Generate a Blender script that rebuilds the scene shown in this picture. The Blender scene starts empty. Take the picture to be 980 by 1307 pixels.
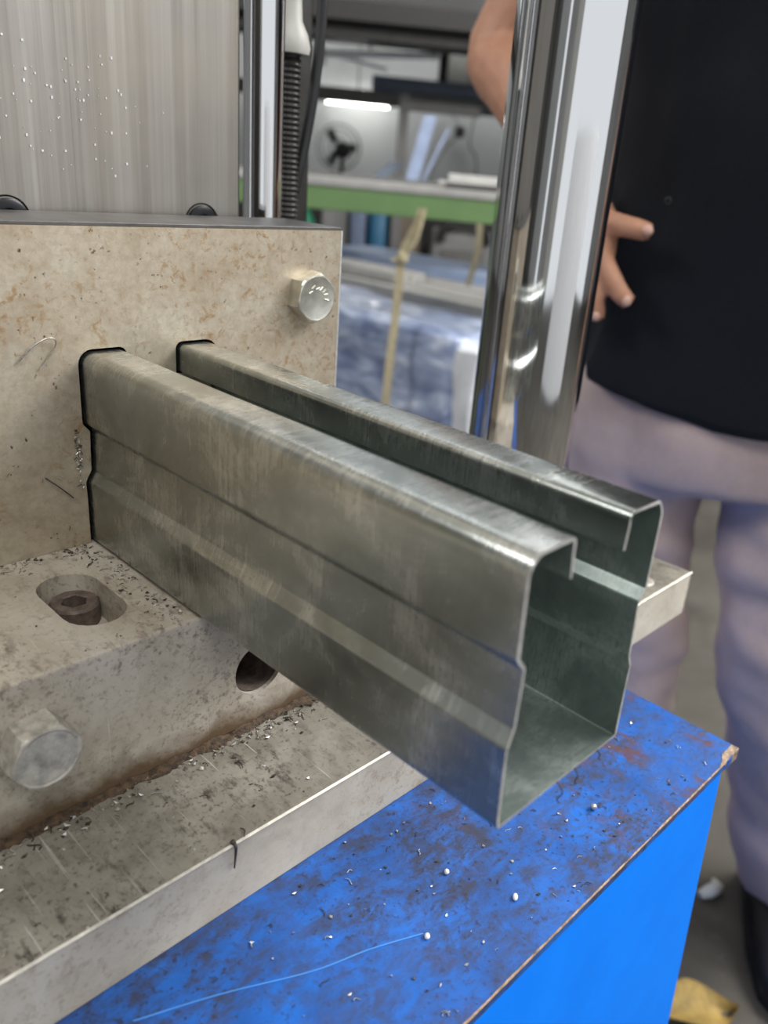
import bpy, bmesh, math, random
from mathutils import Vector, Matrix, noise
from mathutils.geometry import tessellate_polygon
R = random.Random(7)
sc = bpy.context.scene
COL = sc.collection
PI = math.pi
# ------------------------------------------------------------------ camera
CAM = Vector((-0.17521, -0.38806, 0.19551))
FW = Vector((0.69201856, 0.61821681, -0.37271743)); RT = Vector((0.68904147, -0.71963859, 0.08568638)); UP = Vector((0.21524909, 0.31611433, 0.92398028))
cd = bpy.data.cameras.new('camera'); cam = bpy.data.objects.new('camera', cd); COL.objects.link(cam)
cam.matrix_world = Matrix(((RT.x, UP.x, -FW.x, CAM.x), (RT.y, UP.y, -FW.y, CAM.y), (RT.z, UP.z, -FW.z, CAM.z), (0, 0, 0, 1)))
cd.sensor_width = 36; cd.lens = 1044.5138 / 1307 * 36
cd.shift_x = -51.19 / 1307; cd.shift_y = -12.92 / 1307
cd.clip_start = 0.01; cd.clip_end = 100
cd.dof.use_dof = True; cd.dof.focus_distance = 0.40; cd.dof.aperture_fstop = 7.0
sc.camera = cam
# ------------------------------------------------------------------ world, lights, exposure
sc.view_settings.view_transform = 'Standard'; sc.view_settings.look = 'None'
sc.view_settings.gamma = 1.0; sc.view_settings.use_curve_mapping = False
sc.view_settings.exposure = 0.55
w = bpy.data.worlds.new('overcast_sky'); sc.world = w; w.use_nodes = True
bg = w.node_tree.nodes['Background']; bg.inputs[0].default_value = (0.93, 0.97, 1.0, 1); bg.inputs[1].default_value = 0.66

# frames: hall turned 45 degrees to the machine (r = right, d = depth), person frame (s = side, h = away)
S2 = 2 ** -.5
EF = Vector((S2, S2, 0)); ER = Vector((S2, -S2, 0)); O2 = Vector((CAM.x, CAM.y, 0))
def B(r, d, z): return O2 + ER * r + EF * d + Vector((0, 0, z))
PH = Vector((0.92692, 0.375259, 0)); PS = Vector((0.375259, -0.92692, 0))
def Q(s, z, d): return O2 + PS * s + PH * d + Vector((0, 0, z))
HALL = Matrix(((ER.x, EF.x, 0, O2.x), (ER.y, EF.y, 0, O2.y), (0, 0, 1, 0), (0, 0, 0, 1)))
FLOOR = -0.745

def area(name, loc, target, sx, sy, power, color):
    l = bpy.data.lights.new(name, 'AREA'); l.shape = 'RECTANGLE'; l.size = sx; l.size_y = sy; l.energy = power; l.color = color
    o = bpy.data.objects.new(name, l); COL.objects.link(o); o.location = loc
    o.rotation_euler = (Vector(target) - Vector(loc)).to_track_quat('-Z', 'Y').to_euler(); return o
# unseen area lights, all added to shape brightness and highlights
area('front_right_fill', (2.3, -2.0, 2.6), (0.1, -0.1, 0), 1.9, 1.9, 100, (0.97, 0.98, 1.0))  # soft light added from the front right to lift the matte surfaces
area('left_fill_light', (-.7, -1.7, 2.6), (.3, -.1, 0), 1.6, 1.2, 26, (1.0, .98, .95))  # fill added to brighten the man's front
area('ridge_highlight_light', (-2.9, 1.75, 2.55), (0, -.1, 0), 1.3, 1.0, 60, (1.0, .99, .97))  # added for a highlight along the channel's ridges and left fillet
area('side_shadow_light', (2.9, -1.15, 2.1), (0.1, -0.05, 0), 1.2, 1.2, 85, (1.0, 0.98, 0.95))  # added from the right so the channel shades the die's left
area('back_wall_fill', B(0.3, 3.6, 2.9), B(0.2, 4.6, 0), 2.5, 1.6, 26, (0.98, 0.99, 1.0))  # added to brighten the far white wall

# ------------------------------------------------------------------ material helpers
class NT:
    def __init__(s, name):
        s.m = bpy.data.materials.new(name); s.m.use_nodes = True; s.t = s.m.node_tree; s.n = s.t.nodes; s.b = s.n['Principled BSDF']; s.co = None
    def add(s, t, **k):
        n = s.n.new(t)
        for a, v in k.items(): setattr(n, a, v)
        return n
    def link(s, a, b): s.t.links.new(a, b)
    def coord(s, scale=(1, 1, 1), loc=(0, 0, 0), rot=(0, 0, 0)):
        if s.co is None: s.co = s.add('ShaderNodeTexCoord')
        m = s.add('ShaderNodeMapping'); m.inputs['Scale'].default_value = scale; m.inputs['Location'].default_value = loc; m.inputs['Rotation'].default_value = rot
        s.link(s.co.outputs['Object'], m.inputs[0]); return m.outputs[0]
    def noise(s, vec, scale, detail=4, rough=.6, dist=0):
        n = s.add('ShaderNodeTexNoise'); n.inputs['Scale'].default_value = scale; n.inputs['Detail'].default_value = detail
        n.inputs['Roughness'].default_value = rough; n.inputs['Distortion'].default_value = dist; s.link(vec, n.inputs['Vector']); return n.outputs['Fac']
    def voro(s, vec, scale, feat='F1'):
        n = s.add('ShaderNodeTexVoronoi', feature=feat); n.inputs['Scale'].default_value = scale; s.link(vec, n.inputs['Vector']); return n.outputs['Distance']
    def ramp(s, fac, stops):
        r = s.add('ShaderNodeValToRGB'); e = r.color_ramp.elements
        while len(e) < len(stops): e.new(.5)
        for x, (p, c) in zip(e, stops):
            x.position = p; x.color = (c, c, c, 1) if not isinstance(c, tuple) else (*c, 1)
        s.link(fac, r.inputs[0]); return r.outputs[0]
    def mix(s, fac, a, b, mode='MIX'):
        m = s.add('ShaderNodeMix', data_type='RGBA', blend_type=mode)
        for k, sock, v in ((0, m.inputs[0], fac), (1, m.inputs[6], a), (2, m.inputs[7], b)):
            if hasattr(v, 'node'): s.link(v, sock)
            elif isinstance(v, tuple): sock.default_value = (*v, 1)
            else: sock.default_value = v if k == 0 else (v, v, v, 1)
        return m.outputs[2]
    def math(s, op, a, b=0.0):
        m = s.add('ShaderNodeMath', operation=op)
        for sock, v in ((m.inputs[0], a), (m.inputs[1], b)):
            if hasattr(v, 'node'): s.link(v, sock)
            else: sock.default_value = v
        return m.outputs[0]
    def sep(s, vec):
        n = s.add('ShaderNodeSeparateXYZ'); s.link(vec, n.inputs[0]); return n.outputs
    def bump(s, h, strength=.3, dist=.001):
        b = s.add('ShaderNodeBump'); b.inputs['Strength'].default_value = strength; b.inputs['Distance'].default_value = dist
        s.link(h, b.inputs['Height']); s.link(b.outputs[0], s.b.inputs['Normal'])
    def set(s, **k):
        for a, v in k.items():
            i = s.b.inputs[{'color': 'Base Color', 'rough': 'Roughness', 'metal': 'Metallic', 'spec': 'Specular IOR Level', 'trans': 'Transmission Weight', 'emit': 'Emission Color', 'estr': 'Emission Strength', 'coat': 'Coat Weight', 'alpha': 'Alpha', 'sheen': 'Sheen Weight'}[a]]
            if hasattr(v, 'node'): s.link(v, i)
            elif isinstance(v, tuple): i.default_value = (*v, 1)
            else: i.default_value = v
        return s
def simple(name, col, rough=.6, metal=0., var=.12, scale=30, bump=0, spec=.5):
    m = NT(name); f = m.noise(m.coord(), scale, 5)
    lo = tuple(c * (1 - var) for c in col); hi = tuple(min(1, c * (1 + var)) for c in col)
    m.set(color=m.ramp(f, [(.3, lo), (.7, hi)]), rough=rough, metal=metal, spec=spec)
    if bump: m.bump(f, bump, .001)
    return m.m
M = {}
# galvanised sheet: spangle, fine scratches across the strip, rubbed streaks along it
def galv(name, edge=False):
    m = NT(name)
    cross = m.noise(m.coord((14, 520, 9)), 1.0, 4, .7)
    along = m.noise(m.coord((160, 4, 160)), 1.0, 4, .6)
    blot = m.noise(m.coord((1, .8, 1)), 34, 6, .68, .5)
    spk = m.noise(m.coord((300, 700, 170)), 1.0, 4, .75)
    tone = m.ramp(blot, [(.30, (.24, .26, .245)), (.50, (.35, .37, .35)), (.70, (.58, .59, .565))])
    tone = m.mix(m.math('MULTIPLY', m.ramp(along, [(.40, 1.0), (.60, 0.0)]), .30), tone, (.27, .29, .275))
    tone = m.mix(m.math('MULTIPLY', m.ramp(cross, [(.50, 0.0), (.72, 1.0)]), m.ramp(blot, [(.45, 0.0), (.62, .55)])), tone, (.80, .80, .76))
    dark = m.math('MULTIPLY', m.ramp(spk, [(.52, 0.0), (.66, 1.0)]), m.ramp(blot, [(.42, .04), (.64, .5)]))
    tone = m.mix(dark, tone, (.10, .115, .11))
    r = m.math('ADD', m.math('MULTIPLY', cross, .16), m.math('MULTIPLY', blot, .22))
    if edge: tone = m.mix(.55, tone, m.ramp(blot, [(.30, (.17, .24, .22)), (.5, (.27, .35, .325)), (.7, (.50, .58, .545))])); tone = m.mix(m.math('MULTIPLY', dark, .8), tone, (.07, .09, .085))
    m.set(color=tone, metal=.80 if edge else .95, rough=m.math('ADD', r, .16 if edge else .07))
    m.bump(m.math('ADD', m.math('MULTIPLY', cross, .5), m.math('MULTIPLY', blot, .8)), .14, .0012)
    return m.m
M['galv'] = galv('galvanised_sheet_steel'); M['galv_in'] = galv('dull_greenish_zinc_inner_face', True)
M['cut'] = simple('freshly_cut_steel_edge', (.90, .88, .84), .34, .7, .25, 300, .4)
# ground tool steel with a warm film of oil and rust specks
m = NT('ground_steel_with_rust_freckles')
n1 = m.noise(m.coord(), 24, 7, .68, .4); n2 = m.noise(m.coord(loc=(3, 1, 2)), 150, 6, .78, .5); n3 = m.noise(m.coord(loc=(7, 0, 0)), 15, 4, .6); n6 = m.noise(m.coord(loc=(2, 2, 6)), 210, 4, .7)
c = m.ramp(n1, [(.28, (.36, .285, .20)), (.50, (.53, .455, .35)), (.74, (.66, .60, .49))])
c = m.mix(m.ramp(n6, [(.40, .35), (.58, 0.0)]), c, (.34, .27, .18))
c = m.mix(m.math('MULTIPLY', m.ramp(n2, [(.52, 0.0), (.62, 1.0)]), m.ramp(n3, [(.40, .10), (.60, .9)])), c, (.34, .19, .075))
n4 = m.noise(m.coord(loc=(0, 5, 0)), 260, 4, .6); n5 = m.noise(m.coord(loc=(0, 9, 4)), 30, 3, .6)
c = m.mix(m.math('MULTIPLY', m.ramp(n4, [(.62, 0.0), (.67, 1.0)]), m.ramp(n5, [(.46, 0.0), (.58, 1.0)])), c, (.09, .05, .028))
m.set(color=c, metal=.55, rough=m.ramp(n1, [(.3, .50), (.7, .34)])); m.bump(n2, .14, .001); M['die'] = m.m
M['die_top'] = simple('dark_oiled_steel_top', (.13, .125, .12), .38, .6, .3, 60, .1)
# brushed slide
m = NT('brushed_slide_steel')
v = m.noise(m.coord((150, 150, 1.6)), 1.0, 5, .75); v2 = m.noise(m.coord((34, 34, 1.2), (2, 0, 1)), 1.0, 3, .6); b = m.noise(m.coord(), 11, 3)
c = m.ramp(v, [(.30, (.25, .225, .20)), (.5, (.345, .325, .295)), (.72, (.43, .41, .385))])
c = m.mix(m.ramp(v2, [(.50, 0.0), (.68, .5)]), c, (.27, .235, .20)); c = m.mix(m.ramp(b, [(.40, 0.0), (.65, .35)]), c, (.50, .43, .35))
m.set(color=c, metal=.9, rough=m.math('ADD', m.math('MULTIPLY', v, .25), .28)); m.bump(v, .10, .001); M['slide'] = m.m
# chrome
m = NT('hard_chrome'); f = m.noise(m.coord((60, 60, 3)), 1.0, 3); m.set(color=(.74, .74, .75), metal=1.0, rough=m.math('ADD', m.math('MULTIPLY', f, .07), .03)); M['chrome'] = m.m
# machine paint on the base blocks, oily, scratched
def basepaint(name, lo, mid, hi, dirt, amount, rust_z=None, scratch=True):
    m = NT(name)
    n1 = m.noise(m.coord(), 26, 6, .65, .4); n2 = m.noise(m.coord((150, 60, 150), (1, 2, 3)), 1.0, 5, .75); n3 = m.noise(m.coord(loc=(4, 2, 0)), 14, 4)
    c = m.ramp(n1, [(.28, lo), (.5, mid), (.74, hi)])
    c = m.mix(m.math('MULTIPLY', m.ramp(n2, [(.52, 0.0), (.64, 1.0)]), m.ramp(n3, [(.38, .22 * amount), (.62, amount)])), c, dirt)
    n4 = m.noise(m.coord(loc=(0, 5, 1)), 380, 4, .7)
    c = m.mix(m.math('MULTIPLY', m.ramp(n4, [(.55, 0.0), (.66, .9 * amount)]), m.ramp(n3, [(.34, .35), (.6, 1.0)])), c, dirt)
    if scratch:
        s1 = m.noise(m.coord((600, 18, 18), rot=(0, 0, .7)), 1.0, 2, .5); s2 = m.noise(m.coord(), 20, 2)
        c = m.mix(m.math('MULTIPLY', m.ramp(s1, [(.67, 0.0), (.70, .55)]), m.ramp(s2, [(.45, 0.0), (.6, 1.0)])), c, (.62, .60, .56))
    if rust_z is not None:      # rust stain bleeding up from the welded foot of the block
        z = m.math('ADD', m.sep(m.coord())[2], m.math('MULTIPLY', m.math('SUBTRACT', n1, .5), .03))
        mr = m.add('ShaderNodeMapRange'); m.link(z, mr.inputs[0]); mr.inputs[1].default_value = rust_z + .004; mr.inputs[2].default_value = rust_z + .018; mr.inputs[3].default_value = .95; mr.inputs[4].default_value = 0
        c = m.mix(mr.outputs[0], c, (.105, .062, .03))
    m.set(color=c, rough=m.ramp(n1, [(.3, .42), (.7, .62)]), metal=.0, spec=.45); m.bump(m.math('ADD', n1, n2), .12, .001)
    return m.m
M['block'] = basepaint('oily_offwhite_block', (.33, .285, .22), (.45, .405, .335), (.55, .51, .44), (.085, .06, .04), .8, rust_z=-.074)
M['bed'] = basepaint('greasy_grey_bed_plate', (.14, .125, .10), (.24, .22, .18), (.36, .335, .285), (.04, .033, .026), 1.0)
M['bed_side'] = basepaint('pale_bed_plate_side', (.38, .335, .26), (.49, .44, .355), (.57, .53, .45), (.22, .15, .08), .45, scratch=False)
# blue paint: clean and worn
m = NT('bright_blue_paint'); f = m.noise(m.coord(), 22, 5); m.set(color=m.ramp(f, [(.3, (.000, .20, .90)), (.7, (.000, .225, .97))]), rough=.5, spec=.12); m.bump(f, .06, .002); M['blue'] = m.m
m = NT('worn_blue_paint')
n1 = m.noise(m.coord(), 24, 6, .65, .3); n2 = m.noise(m.coord((1, 1.6, 1), (2, 4, 1)), 62, 7, .72, .35); n3 = m.noise(m.coord(loc=(5, 1, 0)), 320, 4, .6); n4 = m.noise(m.coord(loc=(1, 8, 0)), 15, 4, .6)
c = m.ramp(n1, [(.28, (.012, .062, .24)), (.5, (.012, .10, .40)), (.72, (.014, .14, .55))])
c = m.mix(m.math('MULTIPLY', m.ramp(n2, [(.42, 0.0), (.60, .9)]), m.ramp(n4, [(.34, .45), (.56, 1.0)])), c, (.032, .033, .048))
c = m.mix(m.math('MULTIPLY', m.ramp(n3, [(.57, 0.0), (.66, .9)]), m.ramp(n4, [(.36, .2), (.6, 1.0)])), c, (.022, .018, .020))
xs = m.sep(m.coord())
n5 = m.noise(m.coord((1.8, .9, 1), (7, 3, 0)), 40, 7, .75, .4)
rz = m.math('MULTIPLY', m.ramp(n5, [(.53, 0.0), (.62, .85)]), m.ramp(m.math('ADD', m.math('MULTIPLY', xs[0], 3.0), m.math('MULTIPLY', n4, .5)), [(.50, 0.12), (.85, 1.0)]))
c = m.mix(rz, c, (.10, .042, .026))
m.set(color=c, rough=m.ramp(n2, [(.35, .38), (.65, .60)]), spec=.45); m.bump(m.math('ADD', n2, n3), .2, .001); M['blue_top'] = m.m
M['bare'] = simple('bare_worn_edge', (.30, .215, .15), .55, .2, .6, 300, .5)
M['zinc'] = simple('zinc_plated_bolt', (.62, .61, .54), .34, .9, .22, 130, .25)
M['zinc_old'] = simple('dull_grey_bolt', (.46, .43, .37), .5, .35, .4, 170, .5)
M['rusty'] = simple('rusty_socket_screw', (.15, .115, .095), .6, .4, .45, 240, .4)
M['black_ox'] = simple('black_oxide_screw', (.012, .012, .014), .35, .4, .2)
M['rubber'] = simple('black_rubber', (.014, .014, .016), .45, 0, .2)
M['dark_steel'] = simple('dark_steel', (.06, .058, .055), .45, .7, .25, 80)
M['chip'] = simple('bright_metal_chip', (.62, .60, .56), .35, .9, .3, 500)
M['chip_dark'] = simple('dark_metal_chip', (.09, .075, .065), .5, .6, .4, 500)
M['grime'] = simple('rusty_brown_grime', (.060, .036, .018), .8, 0, .85, 420, .9)
M['cream'] = simple('cream_housing_paint', (.50, .49, .45), .5)
M['concrete'] = None
m = NT('stained_concrete'); n1 = m.noise(m.coord(), 3.0, 8, .65, .4); n2 = m.noise(m.coord(loc=(3, 3, 0)), 40, 5, .7)
c = m.ramp(n1, [(.30, (.045, .040, .033)), (.5, (.075, .068, .057)), (.72, (.105, .097, .082))]); c = m.mix(m.ramp(n2, [(.55, 0.0), (.72, .5)]), c, (.11, .10, .085))
m.set(color=c, rough=.85, spec=.2); m.bump(n2, .25, .004); M['concrete'] = m.m
M['white_wall'] = simple('white_plaster', (.50, .51, .50), .85, 0, .07, 1.5)
M['grey_wall'] = simple('grey_wall_paint', (.36, .36, .35), .85, 0, .2, 1.2)
M['deckgrey'] = simple('dark_grey_deck_sheet', (.075, .073, .07), .7, 0, .25, 2)
M['roof'] = simple('light_grey_roof_sheet', (.50, .50, .49), .7, 0, .25, 2)
M['beam_grey'] = simple('grey_steel_beam', (.16, .155, .145), .6, .1, .15, 8)
M['beam_light'] = simple('light_grey_steel', (.38, .37, .345), .5, .2, .15, 12)
M['green'] = simple('green_machine_paint', (.125, .215, .08), .5, 0, .12, 9)
M['steelblue'] = simple('blue_grey_shelf_paint', (.13, .155, .20), .55, .1, .15, 9)
M['wrapblue'] = None
m = NT('crinkled_blue_plastic_film'); n1 = m.noise(m.coord((1, .35, 1)), 16, 4, .55, .8); n2 = m.noise(m.coord(loc=(3, 1, 0)), 6, 3)
c = m.ramp(n1, [(.34, (.16, .20, .34)), (.55, (.36, .42, .57)), (.72, (.72, .77, .86))]); m.set(color=c, rough=.22, spec=.7, coat=.4); m.bump(n1, .8, .02); M['wrapblue'] = m.m  # pale streaks put the film's lengthwise highlights into the colour
M['sheetblue'] = simple('pale_blue_film_on_sheet', (.27, .33, .47), .35, .1, .2, 12)
M['paleblue'] = simple('pale_blue_panel', (.36, .44, .60), .5, 0, .2, 6)
M['white_film'] = simple('white_film', (.72, .73, .74), .4, 0, .1, 20)
M['strap'] = simple('beige_woven_strap', (.38, .325, .20), .85, 0, .25, 60)
M['dark'] = simple('dark_clutter', (.028, .026, .025), .6, 0, .4, 10)
M['brown'] = simple('brown_carton', (.17, .135, .10), .8, 0, .2, 14)
M['greyplastic'] = simple('grey_plastic', (.24, .235, .225), .5)
M['teal'] = simple('teal_plastic', (.02, .13, .24), .45); M['greenp'] = simple('green_plastic', (.03, .23, .12), .45)
m = NT('lit_tube'); m.set(color=(1, 1, 1), emit=(1.0, .99, .96), estr=9.0); M['lit'] = m.m
m = NT('ceiling_tube'); m.set(color=(1, 1, 1), emit=(.97, .98, 1.0), estr=14.0); M['lit2'] = m.m
M['skin'] = None
m = NT('tanned_skin'); f = m.noise(m.coord(), 60, 4); m.set(color=m.ramp(f, [(.3, (.42, .205, .125)), (.7, (.52, .27, .17))]), rough=.55); m.b.inputs['Subsurface Weight'].default_value = .12; m.b.inputs['Subsurface Radius'].default_value = (.01, .004, .002); M['skin'] = m.m
M['nail'] = simple('fingernail', (.62, .38, .30), .35)
M['hair'] = simple('black_hair', (.012, .010, .009), .5)
M['eye'] = simple('eye_white', (.7, .68, .65), .3)
m = NT('black_navy_jersey'); f = m.noise(m.coord(), 500, 2); m.set(color=m.ramp(f, [(.3, (.004, .0048, .0075)), (.7, (.008, .009, .013))]), rough=.9, spec=.2, sheen=.06); m.bump(f, .2, .001); M['shirt'] = m.m
m = NT('grey_lilac_cotton'); f = m.noise(m.coord(), 450, 2); g = m.noise(m.coord(), 14, 4); m.set(color=m.mix(.5, m.ramp(f, [(.3, (.41, .31, .275)), (.7, (.51, .395, .355))]), m.ramp(g, [(.3, (.37, .28, .25)), (.7, (.58, .45, .41))])), rough=.9, sheen=.15); m.bump(f, .2, .001); M['trousers'] = m.m
M['shoe'] = simple('black_shoe_leather', (.010, .010, .011), .45)
M['leaf'] = simple('dry_ochre_leaf', (.30, .20, .05), .7, 0, .35, 60)
M['paper'] = simple('crumpled_white_wrapper', (.55, .56, .52), .5)

m = NT('window_glass'); m.set(color=(.95, .97, .97), rough=.02, trans=1.0); m.b.inputs['IOR'].default_value = 1.02; M['glass'] = m.m
# ------------------------------------------------------------------ mesh helpers
def finish(bm, name, mats, parent=None, smooth=None, matrix=None):
    bmesh.ops.recalc_face_normals(bm, faces=bm.faces[:])
    me = bpy.data.meshes.new(name); bm.to_mesh(me); bm.free()
    for mt in (mats if isinstance(mats, (list, tuple)) else [mats]): me.materials.append(mt)
    if smooth is not None:
        me.shade_smooth()
        me.set_sharp_from_angle(angle=math.radians(smooth))
    o = bpy.data.objects.new(name, me); COL.objects.link(o)
    if matrix is not None: o.matrix_world = matrix
    if parent is not None:
        o.parent = parent
        o.matrix_parent_inverse = Matrix.Identity(4)
    return o
def thing(name, label, cat, loc=(0, 0, 0), rz=0, group=None):
    o = bpy.data.objects.new(name, None); COL.objects.link(o); o.location = loc; o.rotation_euler = (0, 0, rz); o.empty_display_size = .02
    o['label'] = label; o['category'] = cat
    if group: o['group'] = group
    return o
def tag(o, label, cat, group=None, kind=None):
    if label: o['label'] = label
    if cat: o['category'] = cat
    if group: o['group'] = group
    if kind: o['kind'] = kind
    return o
def struct(o): o['kind'] = 'structure'; return o
def box(bm, lo, hi, bev=0, seg=2):
    g = bmesh.ops.create_cube(bm, size=1); vs = g['verts']
    for v in vs: v.co = Vector([lo[i] + (v.co[i] + .5) * (hi[i] - lo[i]) for i in range(3)])
    if bev:
        es = list({e for v in vs for e in v.link_edges})
        bmesh.ops.bevel(bm, geom=es, offset=bev, segments=seg, affect='EDGES', profile=.6)
    return bm
def boxb(lo, hi, bev=0, seg=2): return box(bmesh.new(), lo, hi, bev, seg)
def prism(bm, pts, f0, f1, mi=0):      # pts 2D polygon -> f0(p), f1(p) 3D ends
    a = [bm.verts.new(f0(p)) for p in pts]; b = [bm.verts.new(f1(p)) for p in pts]; n = len(pts)
    for i in range(n): bm.faces.new((a[i], a[(i + 1) % n], b[(i + 1) % n], b[i])).material_index = mi
    bm.faces.new(a[::-1]).material_index = mi; bm.faces.new(b).material_index = mi
    return a, b
def lathe(bm, prof, seg, mat=Matrix.Identity(4), close=True):   # prof [(r,z)] around local Z
    rings = []
    for r, z in prof:
        rings.append([bm.verts.new(mat @ Vector((r * math.cos(2 * PI * i / seg), r * math.sin(2 * PI * i / seg), z))) for i in range(seg)])
    for a, b in zip(rings, rings[1:]):
        for i in range(seg): bm.faces.new((a[i], a[(i + 1) % seg], b[(i + 1) % seg], b[i]))
    if close: bm.faces.new(rings[0][::-1]); bm.faces.new(rings[-1])
    return rings
def smoothpath(P, sub):
    P = [Vector(p) for p in P]; out = []
    for i in range(len(P) - 1):
        p0 = P[max(i - 1, 0)]; p1 = P[i]; p2 = P[i + 1]; p3 = P[min(i + 2, len(P) - 1)]
        for k in range(sub):
            t = k / sub
            out.append(.5 * ((2 * p1) + (p2 - p0) * t + (2 * p0 - 5 * p1 + 4 * p2 - p3) * t * t + (3 * p1 - p0 - 3 * p2 + p3) * t ** 3))
    out.append(P[-1]); return out
def tube(bm, path, rad, seg=10, flat=None, cap=True):
    n = len(path); path = [Vector(p) for p in path]
    rad = rad if isinstance(rad, (list, tuple)) else [rad] * n
    if len(rad) != n:
        rr = []
        for i in range(n):
            x = i / (n - 1) * (len(rad) - 1); k = min(int(x), len(rad) - 2); rr.append(rad[k] * (1 - (x - k)) + rad[k + 1] * (x - k))
        rad = rr
    up = None; rings = []
    for i in range(n):
        t = (path[min(i + 1, n - 1)] - path[max(i - 1, 0)]).normalized()
        if up is None: up = t.orthogonal().normalized() if flat is None else Vector(flat)
        up = (up - t * up.dot(t)).normalized(); si = t.cross(up)
        rings.append([bm.verts.new(path[i] + (up * math.cos(2 * PI * k / seg) + si * math.sin(2 * PI * k / seg)) * rad[i]) for k in range(seg)])
    for a, b in zip(rings, rings[1:]):
        for k in range(seg): bm.faces.new((a[k], a[(k + 1) % seg], b[(k + 1) % seg], b[k]))
    if cap: bm.faces.new(rings[0][::-1]); bm.faces.new(rings[-1])
    return rings
def ball(bm, c, r, sc3=(1, 1, 1), sub=2):
    g = bmesh.ops.create_icosphere(bm, subdivisions=sub, radius=r)
    for v in g['verts']: v.co = Vector((v.co.x * sc3[0], v.co.y * sc3[1], v.co.z * sc3[2])) + Vector(c)
def baked(o, **mods):      # evaluate modifiers into the mesh
    dg = bpy.context.evaluated_depsgraph_get(); ev = o.evaluated_get(dg)
    me = bpy.data.meshes.new_from_object(ev, depsgraph=dg)
    o.modifiers.clear(); o.data = me; return o
def orient(loc, zdir): # matrix with local Z along zdir
    return Matrix.Translation(loc) @ Vector(zdir).to_track_quat('Z', 'Y').to_matrix().to_4x4()

# ================================================================== THE HALL
def hall(name, lo, hi, mat, bev=0):      # box in hall coordinates (r, d, z)
    return finish(boxb(lo, hi, bev), name, mat, matrix=HALL.copy())
fl = struct(finish(boxb((-7, -6, FLOOR - .1), (7, 7, FLOOR)), 'floor', M['concrete'], matrix=HALL.copy()))
struct(hall('wall_back', (-7, 6.5, FLOOR), (7, 6.7, 1.45), M['white_wall']))
struct(hall('trim_1', (-7, 6.5, 2.75), (7, 6.7, 3.0), M['white_wall']))
for k in range(7):  # unseen windows added so the channel's top flanges mirror bright sky
    r0 = -7 + 2 * k; bm = bmesh.new()
    for lo, hi in (((r0, 6.52, 1.45), (r0 + .06, 6.66, 2.75)), ((r0 + 1.94, 6.52, 1.45), (r0 + 2, 6.66, 2.75)), ((r0 + .06, 6.52, 1.45), (r0 + 1.94, 6.66, 1.52)), ((r0 + .06, 6.52, 2.68), (r0 + 1.94, 6.66, 2.75)), ((r0 + .98, 6.56, 1.52), (r0 + 1.02, 6.62, 2.68))): box(bm, lo, hi)
    wn = struct(finish(bm, 'window_%d' % (k + 1), M['beam_light'], matrix=HALL.copy()))
    gp = finish(boxb((r0 + .06, 6.585, 1.52), (r0 + 1.94, 6.591, 2.68)), 'pane', M['glass'], wn); gp.matrix_parent_inverse = HALL.inverted() if False else Matrix.Identity(4)
struct(hall('wall_left', (-7.2, -2.4, FLOOR), (-7, 6.7, 3.0), M['grey_wall']))
struct(hall('wall_left', (-7.2, -6, FLOOR), (-7, -3.6, 3.0), M['beam_grey']))  # unseen wall split into tones, shaped for bands mirrored in the column
struct(hall('wall_right', (7.0, .2, FLOOR), (7.2, 6.7, 3.0), M['grey_wall']))
struct(hall('wall_rear', (-7.2, -6.2, FLOOR), (-5.0, -6, 3.0), M['beam_grey']))  # unseen rear wall in toned strips, shaped for the column's mirrored bands
struct(hall('wall_rear', (-5.0, -6.2, FLOOR), (-2.9, -6, 3.0), M['white_wall']))
struct(hall('wall_rear', (-2.3, -6.2, FLOOR), (-.9, -6, 3.0), M['grey_wall']))
struct(hall('wall_rear', (-.9, -6.2, FLOOR), (.2, -6, 3.0), M['cream']))
# unseen white reflector behind the viewer, added to brighten the thick column
t = thing('reflector_panel', 'white reflector sheet on feet, unseen behind the viewer, added for the thick column to mirror', 'panel', (.1, -3.1, FLOOR))
finish(boxb((-1.3, 0, .05), (1.3, .03, 1.15), .004), 'sheet', M['white_film'], t)
for x in (-1.1, 1.1): finish(boxb((x - .03, -.2, 0), (x + .03, .2, .05), .004), 'foot', M['beam_grey'], t)
for r0, r1 in ((-7.2, -5.6), (-3.6, -.6), (.6, 2.6), (4.6, 7.2)):  # gaps shaped into the unseen roof so the channel's ridges catch sky
    struct(hall('ceiling', (r0, -6.2, 3.0), (r1, 6.7, 3.1), M['roof']))
for k, (r0, r1) in enumerate(((-5.6, -3.6), (-.6, .6), (2.6, 4.6))):
    for q in range(9): struct(hall('trim_%d' % (2 + k * 9 + q), (r0, -6.2 + q * 1.6, 3.02), (r1, -6.12 + q * 1.6, 3.1), M['beam_grey']))

# ceiling tube lamps (rows above the hall)
def tube_lamp(r, d, z, length, label, group=None, mat='lit2', body=True, along='d'):
    t = thing('tube_lamp', label, 'lamp', B(r, d, z), -PI / 4, group)
    ax = Vector((0, 1, 0)) if along == 'd' else Vector((1, 0, 0)); h = length / 2
    bm = bmesh.new(); tube(bm, [ax * -h, ax * h], .02, 12); finish(bm, 'tube', M[mat], t, 40)
    bm = bmesh.new()
    if along == 'd': box(bm, (-.04, -h - .03, .022), (.04, h + .03, .07), .004)
    else: box(bm, (-h - .03, -.04, .022), (h + .03, .04, .07), .004)
    finish(bm, 'batten', M['white_film'], t)
    for s in (-1, 1):
        bm = bmesh.new(); c = ax * (s * (h + .012)); box(bm, c - Vector((.018, .018, .024)), c + Vector((.018, .018, .03)), .003); finish(bm, 'end_cap', M['white_film'], t)
    bm = bmesh.new(); box(bm, (-.006, -.006, .07), (.006, .006, 3.0 - z)); finish(bm, 'hanger', M['beam_grey'], t)
    return t
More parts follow.
